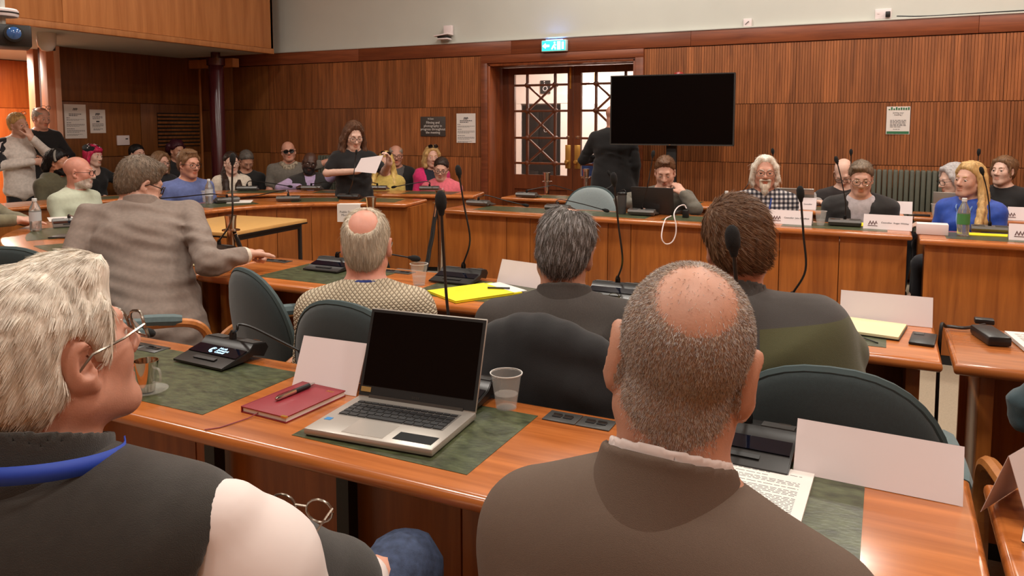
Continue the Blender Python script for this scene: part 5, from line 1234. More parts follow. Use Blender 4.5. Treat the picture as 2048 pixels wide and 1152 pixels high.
    # ---- hair
    if hair is not None:
        Hs = Shape(); hair(Hs, f)
        if hair_noise_amp: Hs.noise(hair_noise(f, hair_noise_amp * hs, seed=len(label)))
        v7, q7 = Hs.mesh(hair_res, pad=.02); c['hv'] = v7; c['hq'] = q7; c['hair'] = np_mesh('hair', v7, q7, hairm or HM['brown'], root)
        if nstr: add_strands(c, nstr, strlen, .0011, hairm or HM['brown'], comb, seed=len(label), jitter=strj, out=strout)
    return c
def add_strands(c, n, length, rad, m, comb=(0, -.35, -1), seed=1, out=.22, jitter=.22, seg=3, mask=None, surf=None, grav=.3, lift=0.0, crown=.5):
    f = c['f']; v, q = surf or (c['hv'], c['hq'])
    if mask is None:
        def mask(cen):
            L = (cen - f[1]) @ f[0] / f[2]; return (np.linalg.norm((np.abs(L) * [1, 0, 0] + L * [0, 1, 1] - np.array([.085, .002, .0])) / [.03, .032, .046], axis=1) > 1) * ((L[:, 1] < .066) | (L[:, 2] > .108) | (L[:, 2] < -.12)) * 1.0 + 1e-6
    P, N = sample_surface(v, q, n, seed, mask)
    d0 = f[0] @ np.array(comb, float); cr = fpt(f, (0, -.06, .11)); rad_d = P - cr; rad_d /= np.linalg.norm(rad_d, axis=1)[:, None] + 1e-9
    D = d0 + rad_d * crown; D -= N * (D * N).sum(1)[:, None]; D /= np.linalg.norm(D, axis=1)[:, None] + 1e-9
    return strands('hair_strands', P + N * lift, N, m, c['hair'] if c.get('hair') else c['root'], length, lambda Q: D, rad, seg, jitter, seed, None, out, grav)
def front_pt(c, S, x, z, y0=.5):
    ys = np.linspace(y0, -.3, 161); P = np.array([(x, y, z) for y in ys]); D = S.eval(P); i = np.argmax(D < 0); return np.array([x, ys[i] + .004, z])
def lanyard(c, m, drop=.26, badge=True, w=.055):
    nb = c['nb']; 
    for s in (-1, 1):
        pts = [nb + np.array([s * .06, -.01, .015])]
        for t in np.linspace(.12, 1, 6): x = nb[0] + s * w * (1 - t * .85); z = nb[2] - drop * t; pts.append(front_pt(c, c['T'], x, z))
        tube('lanyard', catmull(pts, 3), .0055, m, c['root'], 5)
    if badge:
        p = pts[-1]; bm = bmesh.new(); b_box(bm, -.03, .03, 0, .004, -.085, 0); o = bm_obj('badge', bm, M_paper, c['root']); o.location = (nb[0], p[1] + .002, p[2])
# hair styles -------------------------------------------------------
def h_short(t=.011, off=.006, **kw): return lambda S, f: cap_hair(S, f, t, off, **kw)
def h_ring(S, f): cap_hair(S, f, .007, -.005, bald=((0, .0, .105), (.07, .10, .055)))
def h_bob(len_=.2, t=.016, w=.03, front=True, part=.0):
    def fn(S, f):
        cap_hair(S, f, t, .02, slope=1.15, ears=False)
        for s in (-1, 1):
            long_lock(S, f, [(s * .03, .055, .105), (s * .073, .04, .04), (s * .086, .01, -.04), (s * .085, -.005, -len_ * .62), (s * .078, .005, -len_)], .018, w)
            long_lock(S, f, [(s * .07, -.05, .04), (s * .085, -.045, -.06), (s * .08, -.05, -len_)], .03, w * 1.1)
        long_lock(S, f, [(0, -.1, .02), (0, -.105, -.08), (0, -.09, -len_)], .045, w * 1.5, an=((1, 0, 0), 1.4))
    return fn
def h_pulled(S, f): cap_hair(S, f, .008, .004, slope=1.05); S.ell((0, -.12, .04), (.03, .03, .03), k=.02, frame=f)
def h_curl(r=.03):
    def fn(S, f):
        cap_hair(S, f, .014, .01, ears=False); rng = np.random.RandomState(3)
        for i in range(34):
            a = rng.uniform(-2.6, 2.6); z = rng.uniform(-.08, .11); rr = .09 * math.sqrt(max(.15, 1 - (max(z, 0) / .13) ** 2)); S.ell((rr * math.sin(a), -.025 - rr * 1.1 * math.cos(a) if abs(a) < 1.5 else -.02 + .03 * rng.rand(), z), r * rng.uniform(.7, 1.1), k=.01, frame=f)
    return fn
# ---------------------------------------------------------------- far right rows
F_ = fabric
M_plaid = mat('plaid_cloth', (200, 198, 194), .9)
def plaid():
    nt = M_plaid.node_tree; b = nt.nodes['Principled BSDF']; tc = nt.nodes.new('ShaderNodeTexCoord'); sp = nt.nodes.new('ShaderNodeSeparateXYZ'); nt.links.new(tc.outputs['Object'], sp.inputs[0]); prev = None
    ops = []
    for ax in (0, 2):
        m = nt.nodes.new('ShaderNodeMath'); m.operation = 'MULTIPLY'; m.inputs[1].default_value = 30; nt.links.new(sp.outputs[ax], m.inputs[0]); fr = nt.nodes.new('ShaderNodeMath'); fr.operation = 'FRACT'; nt.links.new(m.outputs[0], fr.inputs[0]); g = nt.nodes.new('ShaderNodeMath'); g.operation = 'GREATER_THAN'; g.inputs[1].default_value = .5; nt.links.new(fr.outputs[0], g.inputs[0]); ops.append(g)
    a = nt.nodes.new('ShaderNodeMath'); a.operation = 'ADD'; nt.links.new(ops[0].outputs[0], a.inputs[0]); nt.links.new(ops[1].outputs[0], a.inputs[1]); d = nt.nodes.new('ShaderNodeMath'); d.operation = 'MULTIPLY'; d.inputs[1].default_value = .5; nt.links.new(a.outputs[0], d.inputs[0])
    cr = nt.nodes.new('ShaderNodeValToRGB'); cr.color_ramp.interpolation = 'CONSTANT'; e = cr.color_ramp.elements; e[0].color = lin((196, 192, 190)); e[1].position = .4; e[1].color = lin((92, 90, 98)); x = e.new(.8); x.color = lin((30, 28, 34)); nt.links.new(d.outputs[0], cr.inputs[0]); nt.links.new(cr.outputs[0], b.inputs['Base Color'])
plaid()
M_lany = mat('blue_lanyard', (30, 66, 150), .6)
def fc(h, d=0): return facecam(at(*h)) + d
h = (1330, 344, 6.35)
def nk(S, c): pass
_f = fc(h, 0); _p = at(*h) - .16 * (np.array(Matrix.Rotation(R(_f), 3, 'Z')) @ np.array([0, 1, 0])); _l = lambda W: np.array(Matrix.Rotation(R(_f), 3, 'Z')).T @ (np.array(W) - np.array([_p[0], _p[1], 0]))
c = person('person in grey jumper looking down behind the dark laptop', h, fc(h, 0), lean=.16, hrot=(-4, -22, 0), sk='fair', top=F_('olive_grey_jumper', (98, 94, 84)), hairm=HM['brown'], nstr=1200,
           hair=lambda S, f: (cap_hair(S, f, .009, .012), S.ell((0, .045, .112), (.05, .035, .014), k=.02, frame=f)), sw=.205, down=.6,
           arms={'L': (_l(at(1391, 418, 6.15)), _l(at(1366, 388, 6.22)), _l(at(1352, 366, 6.27)) - _l(at(1366, 388, 6.22)), (.6, -.8, 0)), 'R': ((.36, .16, .86), (.16, .42, .845), (-.5, 1, 0), (0, 0, -1))}, finehands='L', handkw={'L': dict(curl=40, side=-1)})
h = (1530, 345, 6.0)
c = person('person in black and white plaid shirt at the far desk', h, fc(h, 2), lean=.04, sk='ruddy', hs=1.06, top=M_plaid, hairm=HM['white'], sw=.215, girth=1.15, hair=h_bob(.085, .008, .017), comb=(0, -.35, -1), strlen=.04, fold=(.004, 14), collar=M_plaid, res=(.007, .034, .016))
b_glasses(c['root'], c['B'], c['f'], M_gl_metal)
S = Shape(); S.ell((0, .092, -.052), (.034, .014, .008), k=.01, frame=c['f']); S.ell((0, .078, -.112), (.026, .026, .042), k=.02, frame=c['f'])
for s in (-1, 1): S.cone((s * .032, .083, -.055), (s * .024, .08, -.1), .010, .013, k=.014, frame=c['f'])
v, q = S.mesh(.005); bd = np_mesh('beard', v, q, hairmat('pale_beard', (196, 182, 164)), c['root']); add_strands(c, 900, .02, .0009, HM['white'], (0, .1, -1), 5, surf=(v, q), jitter=.15); lanyard(c, M_lany, .3, False)
h = (1722, 357, 5.75)
c = person('person in dark jacket and blue lanyard looking down at far desk', h, fc(h, 0), lean=.10, hrot=(2, -14, 0), sk='fair', top=F_('charcoal_jacket', (36, 34, 34)), undershirt=F_('pale_shirt', (176, 168, 172)), vcut=(0, .28, .30), hairm=HM['ash'], sw=.225, girth=1.1, down=.5,
           hair=lambda S, f: (cap_hair(S, f, .012, .006), S.ell((.02, .06, .10), (.05, .03, .02), k=.02, frame=f)), collar=F_('pale_shirt', (176, 168, 172)))
b_glasses(c['root'], c['B'], c['f'], M_gl_metal); lanyard(c, M_lany, .33, False, w=.045)
pt = front_pt(c, c['T'], -.13, c['nb'][2] - .19); lathe('lapel_badge', [(.018, 0), (.018, .004), (.0, .006)], mat('badge_green', (196, 214, 190), .4), c['root'], 14).matrix_basis = Matrix.Translation(pt) @ Matrix.Rotation(R(-90), 4, 'X')
h = (1938, 360, 5.45)
c = person('person in royal blue blouse looking aside at the far right desk', h, fc(h, -22), lean=.06, hrot=(-12, 2, -4), sex='f', sk='fair', hs=1.0, top=F_('royal_blue_blouse', (26, 70, 168), rough=.6), hairm=HM['blond'], sw=.19, girth=1.15, mouth=True,
           hair=lambda S, f: (cap_hair(S, f, .014, .014, ears=False), long_lock(S, f, [(-.04, .03, .11), (-.082, .0, .03), (-.1, -.01, -.08), (-.14, .03, -.20), (-.16, .08, -.33), (-.15, .1, -.42)], .022, .03), long_lock(S, f, [(-.07, -.05, .03), (-.1, -.04, -.1), (-.15, .0, -.28)], .03, .035), long_lock(S, f, [(.03, .04, .108), (.075, .01, .05), (.086, -.03, -.03), (.07, -.06, -.12)], .02, .028), long_lock(S, f, [(0, -.1, .0), (0, -.1, -.14)], .05, .05)))
lanyard(c, mat('pale_lanyard', (120, 150, 200), .6), .24, True)
S = Shape(); S.cone((-.075, .0, -.045), (-.076, .002, -.075), .004, .003, frame=c['f']); v, q = S.mesh(.003, pad=.01); np_mesh('earring', v, q, M_chrome, c['root'])
h = (1688, 346, 6.85)
c = person('person in dark gilet bowing head in the rear row', h, fc(h, 0), lean=.18, hrot=(-8, -38, 6), sk='pale', top=F_('dark_gilet', (44, 38, 38)), sleeve='none', undershirt=None, hairm=HM['grey'], hair=None, eyes=True, down=.8,
           arms={'R': ((.30, .12, .80), (.2, .38, .82), (-.4, 1, 0), (0, 0, -1)), 'L': ((-.30, .12, .80), (-.2, .38, .82), (.4, 1, 0), (0, 0, -1))})
b_glasses(c['root'], c['B'], c['f'], M_gl_dark)
SL = Shape()
for k_, sh in (('R', c['shR']), ('L', c['shL'])): e, w = c['A'][k_][:2]; SL.cone(sh, e, .058, .052, k=.03); SL.cone(e, w, .05, .04, k=.02)
v, q = SL.mesh(.014); np_mesh('sleeves', v, q, F_('grey_sleeve', (150, 142, 138)), c['root'])
h = (1905, 360, 6.35)
c = person('person in plain dark top half hidden behind the royal blue blouse', h, fc(h, -60), lean=.12, hrot=(0, -12, 0), sex='f', sk='pale', top=F_('dark_top', (26, 26, 30)), hairm=HM['silver'], hair=h_bob(.12, .02, .03)); b_glasses(c['root'], c['B'], c['f'], M_gl_dark)
h = (2006, 342, 6.6)
c = person('person in black top with yellow print in the rear row', h, fc(h, -18), lean=.04, hrot=(-10, 4, 0), sex='f', sk='pale', top=F_('black_top', (22, 21, 22)), hairm=HM['lbrown'], hair=lambda S, f: (cap_hair(S, f, .013, .008), S.ell((-.02, -.10, .06), (.05, .04, .05), k=.03, frame=f), long_lock(S, f, [(-.05, .06, .09), (-.078, .04, .02), (-.08, .03, -.05)], .01, .008), long_lock(S, f, [(.05, .06, .09), (.078, .04, .02), (.08, .03, -.05)], .01, .008)))
for dx, dz, w, hgt in ((0, -.16, .075, .012), (-.03, -.21, .02, .02), (.04, -.22, .03, .028), (.0, -.27, .05, .008)):
    P = front_pt(c, c['T'], c['nb'][0] * .6 + dx, c['nb'][2] + dz); S = Shape(); S.ell(P, (w, .006, hgt), k=.002); v, q = S.mesh(.006, pad=.01); np_mesh('shirt_print', v, q, mat('yellow_print', (210, 180, 40), .7), c['root'])
# ---------------------------------------------------------------- man in black by the doors
h = (1228, 234, 8.2)
c = person('person in black coat standing with back turned by the doors', h, 12, stand=True, lean=.05, hrot=(-30, -14, 0), sk='ruddy', top=F_('black_coat', (17, 16, 17), noise=.2), bottom=F_('black_trousers', (18, 18, 20)), hairm=HM['grey'], hair=None, zp=.9, sw=.215, girth=1.2, eyes=True,
           arms={'L': ((-.34, .10, 1.12), (-.16, .30, 1.10), (.6, .6, .2), (.3, 0, -1)), 'R': None} and {'L': ((-.33, .06, 1.12), (-.2, .30, 1.14), (.6, .6, .2), (.3, 0, -1))}, top_cb=lambda T, c: T.cone(c['pv'] + np.array([0, 0, .05]), (0, 0, .52), .15, .17, k=.05, an=((1, 0, 0), 1.4)))
# ---------------------------------------------------------------- outer curved desk (public)
PUB = 'members of the public behind the outer desk'
h = (463, 326, 8.65)
c = person('person in cream top seated beside the maroon column', h, fc(h, 8), lean=.08, hrot=(6, -2, 0), sex='f', sk='pale', top=F_('cream_top', (206, 194, 178)), hairm=HM['dbrown'], group=PUB, hair=lambda S, f: (cap_hair(S, f, .009, .01), long_lock(S, f, [(.03, -.10, -.02), (.07, -.05, -.13), (.085, .06, -.2), (.085, .11, -.34), (.07, .13, -.44)], .035, .04), long_lock(S, f, [(-.04, -.09, -.04), (-.07, -.02, -.15), (-.05, .09, -.26), (-.02, .12, -.40)], .03, .038))); b_glasses(c['root'], c['B'], c['f'], M_gl_metal)
h = (493, 322, 9.5)
c = person('person in black jacket bowing head behind the cream top', h, fc(h, 12), lean=.18, hrot=(4, -34, 0), sk='tan', top=F_('black_jacket', (26, 25, 25)), hairm=HM['darkgrey'], hair=h_short(.008, .012), group=PUB, down=.8)
h = (577, 303, 9.5)
c = person('person in dark sunglasses, patterned scarf and grey tee, arm stretched out', h, fc(h, 0), lean=-.02, side=.02, hrot=(2, 3, 6), sk='ruddy', hs=1.02, top=F_('grey_tee', (104, 98, 90)), sleeve='short', hair=None, group=PUB, sw=.22, girth=1.15, brows=HM['lbrown'],
           arms={'L': ((-.42, -.06, 1.02), (-.72, -.12, 1.10), (-1, -.1, .1), (0, 0, -1)), 'R': None} and {'L': ((-.44, -.04, 1.03), (-.70, -.12, 1.09), (-1, -.1, .1), (0, 0, -1))}); b_glasses(c['root'], c['B'], c['f'], M_gl_dark, M_gl_lens, w=.029, h=.02)
S = Shape(); rng = np.random.RandomState(4)
for i in range(16): a = i / 16 * 6.283; S.ell(c['nb'] + np.array([.088 * math.cos(a), .01 + .085 * math.sin(a), .0 + .018 * math.sin(a * 3) - .03 * max(0, math.sin(a))]), (.034, .034, .034), k=.02)
S.ell(c['nb'] + np.array([0, .09, -.06]), (.07, .03, .05), k=.03); v, q = S.mesh(.009); M_scarf = mat('patterned_scarf', (148, 136, 118), .9, noise=.75, nscale=46); np_mesh('scarf', v, q, M_scarf, c['root'])
h = (619, 326, 8.9)
M_lil = F_('lilac_shirt', (176, 154, 190))
c = person('person in lilac shirt and dark waistcoat leaning on the desk', h, fc(h, 4), lean=.05, hrot=(4, -8, -14), sk='dark', top=F_('dark_waistcoat', (40, 38, 36)), sleeve='none', undershirt=M_lil, vcut=(0, .3, .22), hair=None, group=PUB, brows=HM['black'], stub=hairmat('grizzled_stubble', (44, 38, 36)), sw=.215,
           arms={'R': ((.33, .10, .78), (.14, .3, .80), (-.6, 1, 0), (0, 0, -1)), 'L': ((-.33, .14, .98), (-.34, .34, .80), (.2, .6, -1), (0, 1, 0))}); b_glasses(c['root'], c['B'], c['f'], M_gl_dark)
SL = Shape()
for k_, sh in (('R', c['shR']), ('L', c['shL'])): e, w = c['A'][k_][:2]; SL.cone(sh, e, .065, .058, k=.03); SL.cone(e, w, .055, .042, k=.02)
SL.noise(folds(.005, 10, 3)); v, q = SL.mesh(.014); np_mesh('sleeves', v, q, M_lil, c['root'])
h = (771, 326, 8.7)
c = person('person in yellow top with sunglasses pushed up, beside the speaker', h, fc(h, -8), lean=.06, hrot=(4, -4, -6), sex='f', sk='fair', top=F_('yellow_top', (198, 172, 92)), hairm=HM['yellow'], group=PUB, hair=lambda S, f: (cap_hair(S, f, .012, .012, ears=False), [long_lock(S, f, [(s * .035, .05, .105), (s * .078, .03, .03), (s * .09, .0, -.08), (s * .12, .05, -.22), (s * .13, .1, -.42)], .018, .035) for s in (-1, 1)], [long_lock(S, f, [(s * .06, -.06, .02), (s * .1, -.04, -.12), (s * .15, .0, -.3), (s * .15, .04, -.44)], .035, .045) for s in (-1, 1)]))
b_glasses(c['root'], c['B'], c['f'], M_gl_dark, M_gl_lens, up=.09, ang=18)
h = (792, 311, 9.4)
c = person('person in dark jacket and glasses behind the yellow top', h, fc(h, 4), lean=.02, hrot=(0, -6, 0), sk='ruddy', top=F_('black_jacket', (26, 25, 25)), hair=h_ring, hairm=HM['grey'], group=PUB, undershirt=F_('grey_check', (84, 80, 78)), vcut=(0, .3, .3)); b_glasses(c['root'], c['B'], c['f'], M_gl_dark)
h = (864, 314, 9.2)
c = person('person in hot pink coat and dark scarf, sunglasses pushed up', h, fc(h, 6), lean=.0, hrot=(6, -2, 0), sex='f', sk='fair', top=F_('hot_pink_coat', (206, 40, 104)), undershirt=F_('navy_scarf', (28, 30, 44)), vcut=(0, .1, .22), hairm=HM['blond'], hair=h_bob(.11, .018, .03), group=PUB); b_glasses(c['root'], c['B'], c['f'], M_gl_dark, M_gl_lens, up=.1, ang=20)
h = (882, 338, 8.55)
c = person('person in pale pink hoodie and glasses at outer desk end', h, fc(h, -10), lean=.10, hrot=(6, -14, -6), sex='f', sk='fair', top=F_('pink_hoodie', (218, 104, 118)), hairm=HM['dbrown'], hair=h_pulled, group=PUB, sw=.185, girth=1.12, fold=(.006, 8), top_cb=lambda T, c: [T.ell(c['nb'] + np.array([.085 * math.sin(a), -.02 - .07 * math.cos(a), .0]), (.045, .04, .04), k=.03) for a in np.linspace(-2.4, 2.4, 9)]); b_glasses(c['root'], c['B'], c['f'], M_gl_dark)
for s in (-1, 1):
    P = [front_pt(c, c['T'], c['nb'][0] + s * .03, c['nb'][2] - z) for z in (.05, .1, .16)]; tube('drawstring', P, .004, M_paper, c['root'], 5)
# ---------------------------------------------------------------- left rows
h = (378, 328, 7.3)
c = person('person in blue shirt and glasses behind the curved desk', h, fc(h, 24), lean=.08, hrot=(12, -6, 0), sk='ruddy', hs=1.06, top=F_('blue_shirt', (92, 106, 158), rough=.8), hairm=HM['lbrown'], sw=.215, girth=1.1, fold=(.006, 8), collar=F_('blue_shirt', (92, 106, 158)), hair=lambda S, f: (cap_hair(S, f, .011, .002), S.ell((.01, .04, .112), (.055, .04, .014), k=.025, frame=f), [S.cone((s * .072, .04, .05), (s * .077, .02, -.0), .012, .009, k=.02, frame=f) for s in (-1, 1)])); b_glasses(c['root'], c['B'], c['f'], M_gl_dark)
h = (322, 326, 9.0)
c = person('person in dark top and round glasses behind the blue shirt', h, fc(h, 28), lean=.04, hrot=(12, -2, 0), sex='f', sk='fair', top=F_('dark_top', (26, 26, 30)), hairm=HM['lbrown'], hair=h_bob(.2, .018, .034), group=PUB); b_glasses(c['root'], c['B'], c['f'], M_gl_dark, h=.022)
h = (275, 309, 9.6)
c = person('person in black top seated below the wall control plate', h, fc(h, 20), lean=.02, hrot=(14, 0, 0), sex='f', sk='fair', top=F_('black_top', (22, 21, 22)), hairm=HM['black'], hair=h_pulled, group=PUB)
h = (354, 301, 9.9)
c = person('person in black top seated right below the wall vent', h, fc(h, 22), lean=.04, hrot=(10, -12, 0), sex='f', sk='tan', top=F_('black_top', (22, 21, 22)), hairm=HM['maroon'], hair=h_curl(.036), group=PUB)
h = (187, 312, 9.1)
c = person('person in dotted black beret and black top, one hand raised', h, fc(h, 34), lean=.02, hrot=(12, -4, 0), sex='f', sk='pale', top=F_('black_top', (22, 21, 22)), hairm=HM['pink'], hair=lambda S, f: (cap_hair(S, f, .014, -.01, ears=False), S.ell((0, .07, .075), (.06, .03, .03), k=.02, frame=f), [long_lock(S, f, [(s * .075, .03, .05), (s * .085, .01, -.04), (s * .08, .0, -.10)], .018, .02) for s in (-1, 1)]), group=PUB,
           arms={'L': ((-.3, .1, .80), (-.12, .34, .93), (-.2, .7, .5), (.6, .3, -.6))}, finehands='L', top_cb=lambda T, c: T.ell(c['nb'] + np.array([0, .10, -.02]), (.07, .07, .06), k=.02, mode='s'))
S = Shape(); S.ell((0, -.02, .085), (.098, .115, .052), rot=rotm(-10, 6, 0), k=.02, frame=c['f']); S.plane((0, 0, .055), (0, .25, -1), frame=c['f']); v, q = S.mesh(.007); bo = np_mesh('beret', v, q, mat('beret_black', (18, 18, 20), .9), c['root'])
P, N = sample_surface(v, q, 60, 3); bm = bmesh.new()
for i in range(26): bmesh.ops.create_icosphere(bm, subdivisions=1, radius=.008, matrix=Matrix.Translation(P[i]))
o = bm_obj('beret_dots', bm, M_paper, bo); o['kind'] = 'stuff'
h = (117, 325, 7.7)
c = person('person in olive hoodie with grey headband and glasses', h, fc(h, 44), lean=.05, hrot=(16, -4, 0), sk='olive', stub=HM['black'], top=F_('olive_hoodie', (84, 80, 60)), hairm=HM['black'], hair=lambda S, f: (cap_hair(S, f, .016, .0, ears=False), S.ell((-.02, -.10, .02), (.07, .05, .07), k=.03, frame=f), S.ell((.03, -.11, -.05), (.05, .04, .06), k=.03, frame=f)), fold=(.006, 8), top_cb=lambda T, c: [T.ell(c['nb'] + np.array([.085 * math.sin(a), -.02 - .07 * math.cos(a), .01]), (.045, .04, .045), k=.03) for a in np.linspace(-2.6, 2.6, 10)]); b_glasses(c['root'], c['B'], c['f'], M_gl_metal)
bm = bmesh.new(); b_tube(bm, [fpt(c['f'], (.096 * math.sin(a), .02 + .0 * a - .03 * math.cos(a), .035 + .093 * math.cos(a))) for a in np.linspace(-1.75, 1.75, 18)], .011, 8); bm_obj('headband', bm, mat('grey_band', (128, 124, 116), .8), c['root'], True)
h = (158, 345, 6.45)
c = person('person in pale green shirt and glasses at the curved desk', h, fc(h, 48), lean=.05, hrot=(22, -2, 0), sk='red', hs=1.08, top=F_('pale_green_shirt', (196, 204, 182), noise=.05), hairm=HM['white'], hair=None, collar=F_('pale_green_shirt', (196, 204, 182)), sw=.215, girth=1.15, fold=(.007, 8), res=(.007, .034, .016), brows=HM['white'], stub=hairmat('white_stubble', (206, 192, 180), n=.15)); b_glasses(c['root'], c['B'], c['f'], M_gl_dark)
c = person('person in olive top at the left edge resting hands on curved desk', (-75, 330, 5.2), fc((-75, 330, 5.2), 62), lean=.12, sex='f', sk='fair', top=F_('olive_blouse', (122, 116, 92)), hairm=HM['grey'], hair=h_bob(.12), fold=(.006, 8), sw=.19, girth=1.1,
           arms={'L': ((-.25, .22, .86), (.0, .5, .835), (.5, .8, 0), (0, 0, -1)), 'R': ((.25, .20, .86), (.06, .47, .85), (-.6, .8, 0), (0, 0, -1))}, finehands=True)
c = person('person in black padded coat and pale jeans at left edge', (-85, 330, 7.2), fc((-85, 330, 7.2), 60), lean=.0, sk='tan', top=F_('padded_coat', (34, 34, 38)), bottom=F_('pale_jeans', (120, 138, 170)), hairm=HM['brown'], hair=h_short(), girth=1.2, zp=.56, knee={'L': (-.05, .45, .66), 'R': (.18, .42, .55)})
h = (37, 249, 8.3)
c = person('person standing in white and black track top, hand over mouth', h, fc(h, 28), stand=True, lean=.02, hrot=(10, -4, 10), sex='f', sk='fair', top=F_('track_top', (206, 196, 188)), bottom=F_('black_trousers', (18, 18, 20)), hairm=HM['blond'], hair=h_pulled, finehands='L', zp=.86,
           arms={'L': ((-.22, .16, 1.18), (-.03, .19, 1.36), (.15, -.25, 1), (.1, -1, -.1)), 'R': ((.24, .02, 1.06), (-.05, .2, 1.10), (-1, .1, .1), (0, -1, 0))}); b_glasses(c['root'], c['B'], c['f'], M_gl_metal, up=.09, ang=20)
S = Shape()
for k_, sh in (('R', c['shR']), ('L', c['shL'])): e, w = c['A'][k_][:2]; S.cone(sh, e, .07, .062, k=.03); S.cone(sh + np.array([0, 0, .0]), c['nb'], .066, .05, k=.04)
v, q = S.mesh(.014); np_mesh('black_sleeves', v, q, F_('track_black', (28, 28, 32)), c['root'])
for k_, sh in (('R', c['shR']), ('L', c['shL'])):
    e = c['A'][k_][0]; sg = 1 if k_ == 'R' else -1; o_ = np.array([sg * .04, .05, .02]); tube('sleeve_stripe', [c['nb'] + o_ * .8, sh + o_ * 1.2, e + o_ * 1.1], .007, M_paper, c['root'], 5)
h = (83, 236, 8.95)
c = person('person standing in black hooded top with folded arms by pillar', h, fc(h, 22), stand=True, lean=.02, hrot=(10, -12, 0), sk='ruddy', top=F_('black_hoodie', (26, 26, 29)), bottom=F_('black_trousers', (18, 18, 20)), hairm=HM['grey'], hair=h_ring, finehands=True, zp=.9, sw=.19,
           arms={'L': ((-.26, .10, 1.12), (.06, .22, 1.16), (1, .1, .1), (0, -1, 0)), 'R': ((.26, .10, 1.12), (-.04, .26, 1.12), (-1, .05, .15), (0, -1, 0))}); b_glasses(c['root'], c['B'], c['f'], M_gl_dark, M_lens, up=.1, ang=22)
# ---------------------------------------------------------------- the speaker
h = (708, 271, 7.7)
h_sp = lambda S, f: (cap_hair(S, f, .010, .014, ears=False), [long_lock(S, f, [(s * .02, .055, .115), (s * .058, .05, .06), (s * .080, .025, -.01), (s * .09, .015, -.07), (s * .10, .03, -.13), (s * .088, .04, -.155)], .014, .024) for s in (-1, 1)], [long_lock(S, f, [(s * .06, -.06, .03), (s * .085, -.05, -.05), (s * .1, -.03, -.15)], .03, .034) for s in (-1, 1)], long_lock(S, f, [(0, -.09, 0), (0, -.085, -.13)], .045, .05), [S.ell((s * (.098 + .012 * math.sin(i * 2.1)), .012 * math.cos(i * 3), -.05 - .022 * i), .02, k=.012, frame=f) for s in (-1, 1) for i in range(6)])
c = person('person in black top and glasses standing and reading from paper', h, fc(h, 12), stand=True, lean=.04, hrot=(2, -20, 0), sex='f', sk='pale', hs=1.10, top=F_('black_knit', (17, 16, 18)), sleeve='short', bottom=F_('dark_green_skirt', (34, 38, 30)), hairm=hairmat('chestnut_hair', (92, 62, 44)), nstr=1600, strlen=.05, comb=(0, -.2, -1), hair=h_sp, zp=.84, sw=.19, girth=1.12, finehands=True, down=.5,
           arms={'R': ((.27, .02, 1.02), (.02, .26, 1.045), (-.9, .35, .3), (.1, .2, 1)), 'L': ((-.30, .06, 1.02), (-.29, .30, 1.13), (.3, .3, .9), (.9, .3, 0))}, handkw={'R': dict(curl=28), 'L': dict(curl=38)}, res=(.0066, .034, .016)); b_glasses(c['root'], c['B'], c['f'], M_gl_dark, h=.021)
pp = empty('speech_papers', (0, 0, 0), 0, 'white sheets of paper held by the standing speaker', 'papers')
Q = [at(708, 343, 7.40), at(751, 347, 7.27), at(766, 311, 7.34), at(722, 317, 7.44)]
V = [tuple(q) for q in Q] + [tuple(q + np.array([.002, .004, .003])) for q in Q]; mesh_obj('sheets', V, [(0, 1, 2, 3), (7, 6, 5, 4), (0, 4, 5, 1), (1, 5, 6, 2), (2, 6, 7, 3), (3, 7, 4, 0)], M_paper, pp)

# ---------------------------------------------------------------- the men nearest the camera
def loc_of(px, py, d): return at(px, py, d)
def to_local(pelvis, face, W): return np.array(Matrix.Rotation(R(face), 3, 'Z')).T @ (np.array(W, float) - np.array([pelvis[0], pelvis[1], 0]))

def jacket_collar(c, m, r=.071, res=.0055, name='jacket_collar'):
    """turned-over collar hugging the neck, open at the front"""
    nb = c['nb']; s = c['f'][2]; C = Shape(); r *= s; a = nb + np.array([0, -.008, -.02]); b = nb + np.array([0, .004, .050])
    C.cone(a, b, r + .024, r + .007, k=.01); C.cone(nb + np.array([0, -.004, -.1]), nb + np.array([0, .02, .14]), r + .001, r + .001, k=.003, mode='s'); C.plane(b, (b - a) + np.array([0, .02, .02]), k=.004); C.plane(nb + np.array([0, .045, 0]), (0, 1, .3), k=.02); C.plane(nb + np.array([0, 0, -.032]), (0, .25, -1), k=.006)
    v, q = C.mesh(res); np_mesh(name, v, q, m, c['root'])
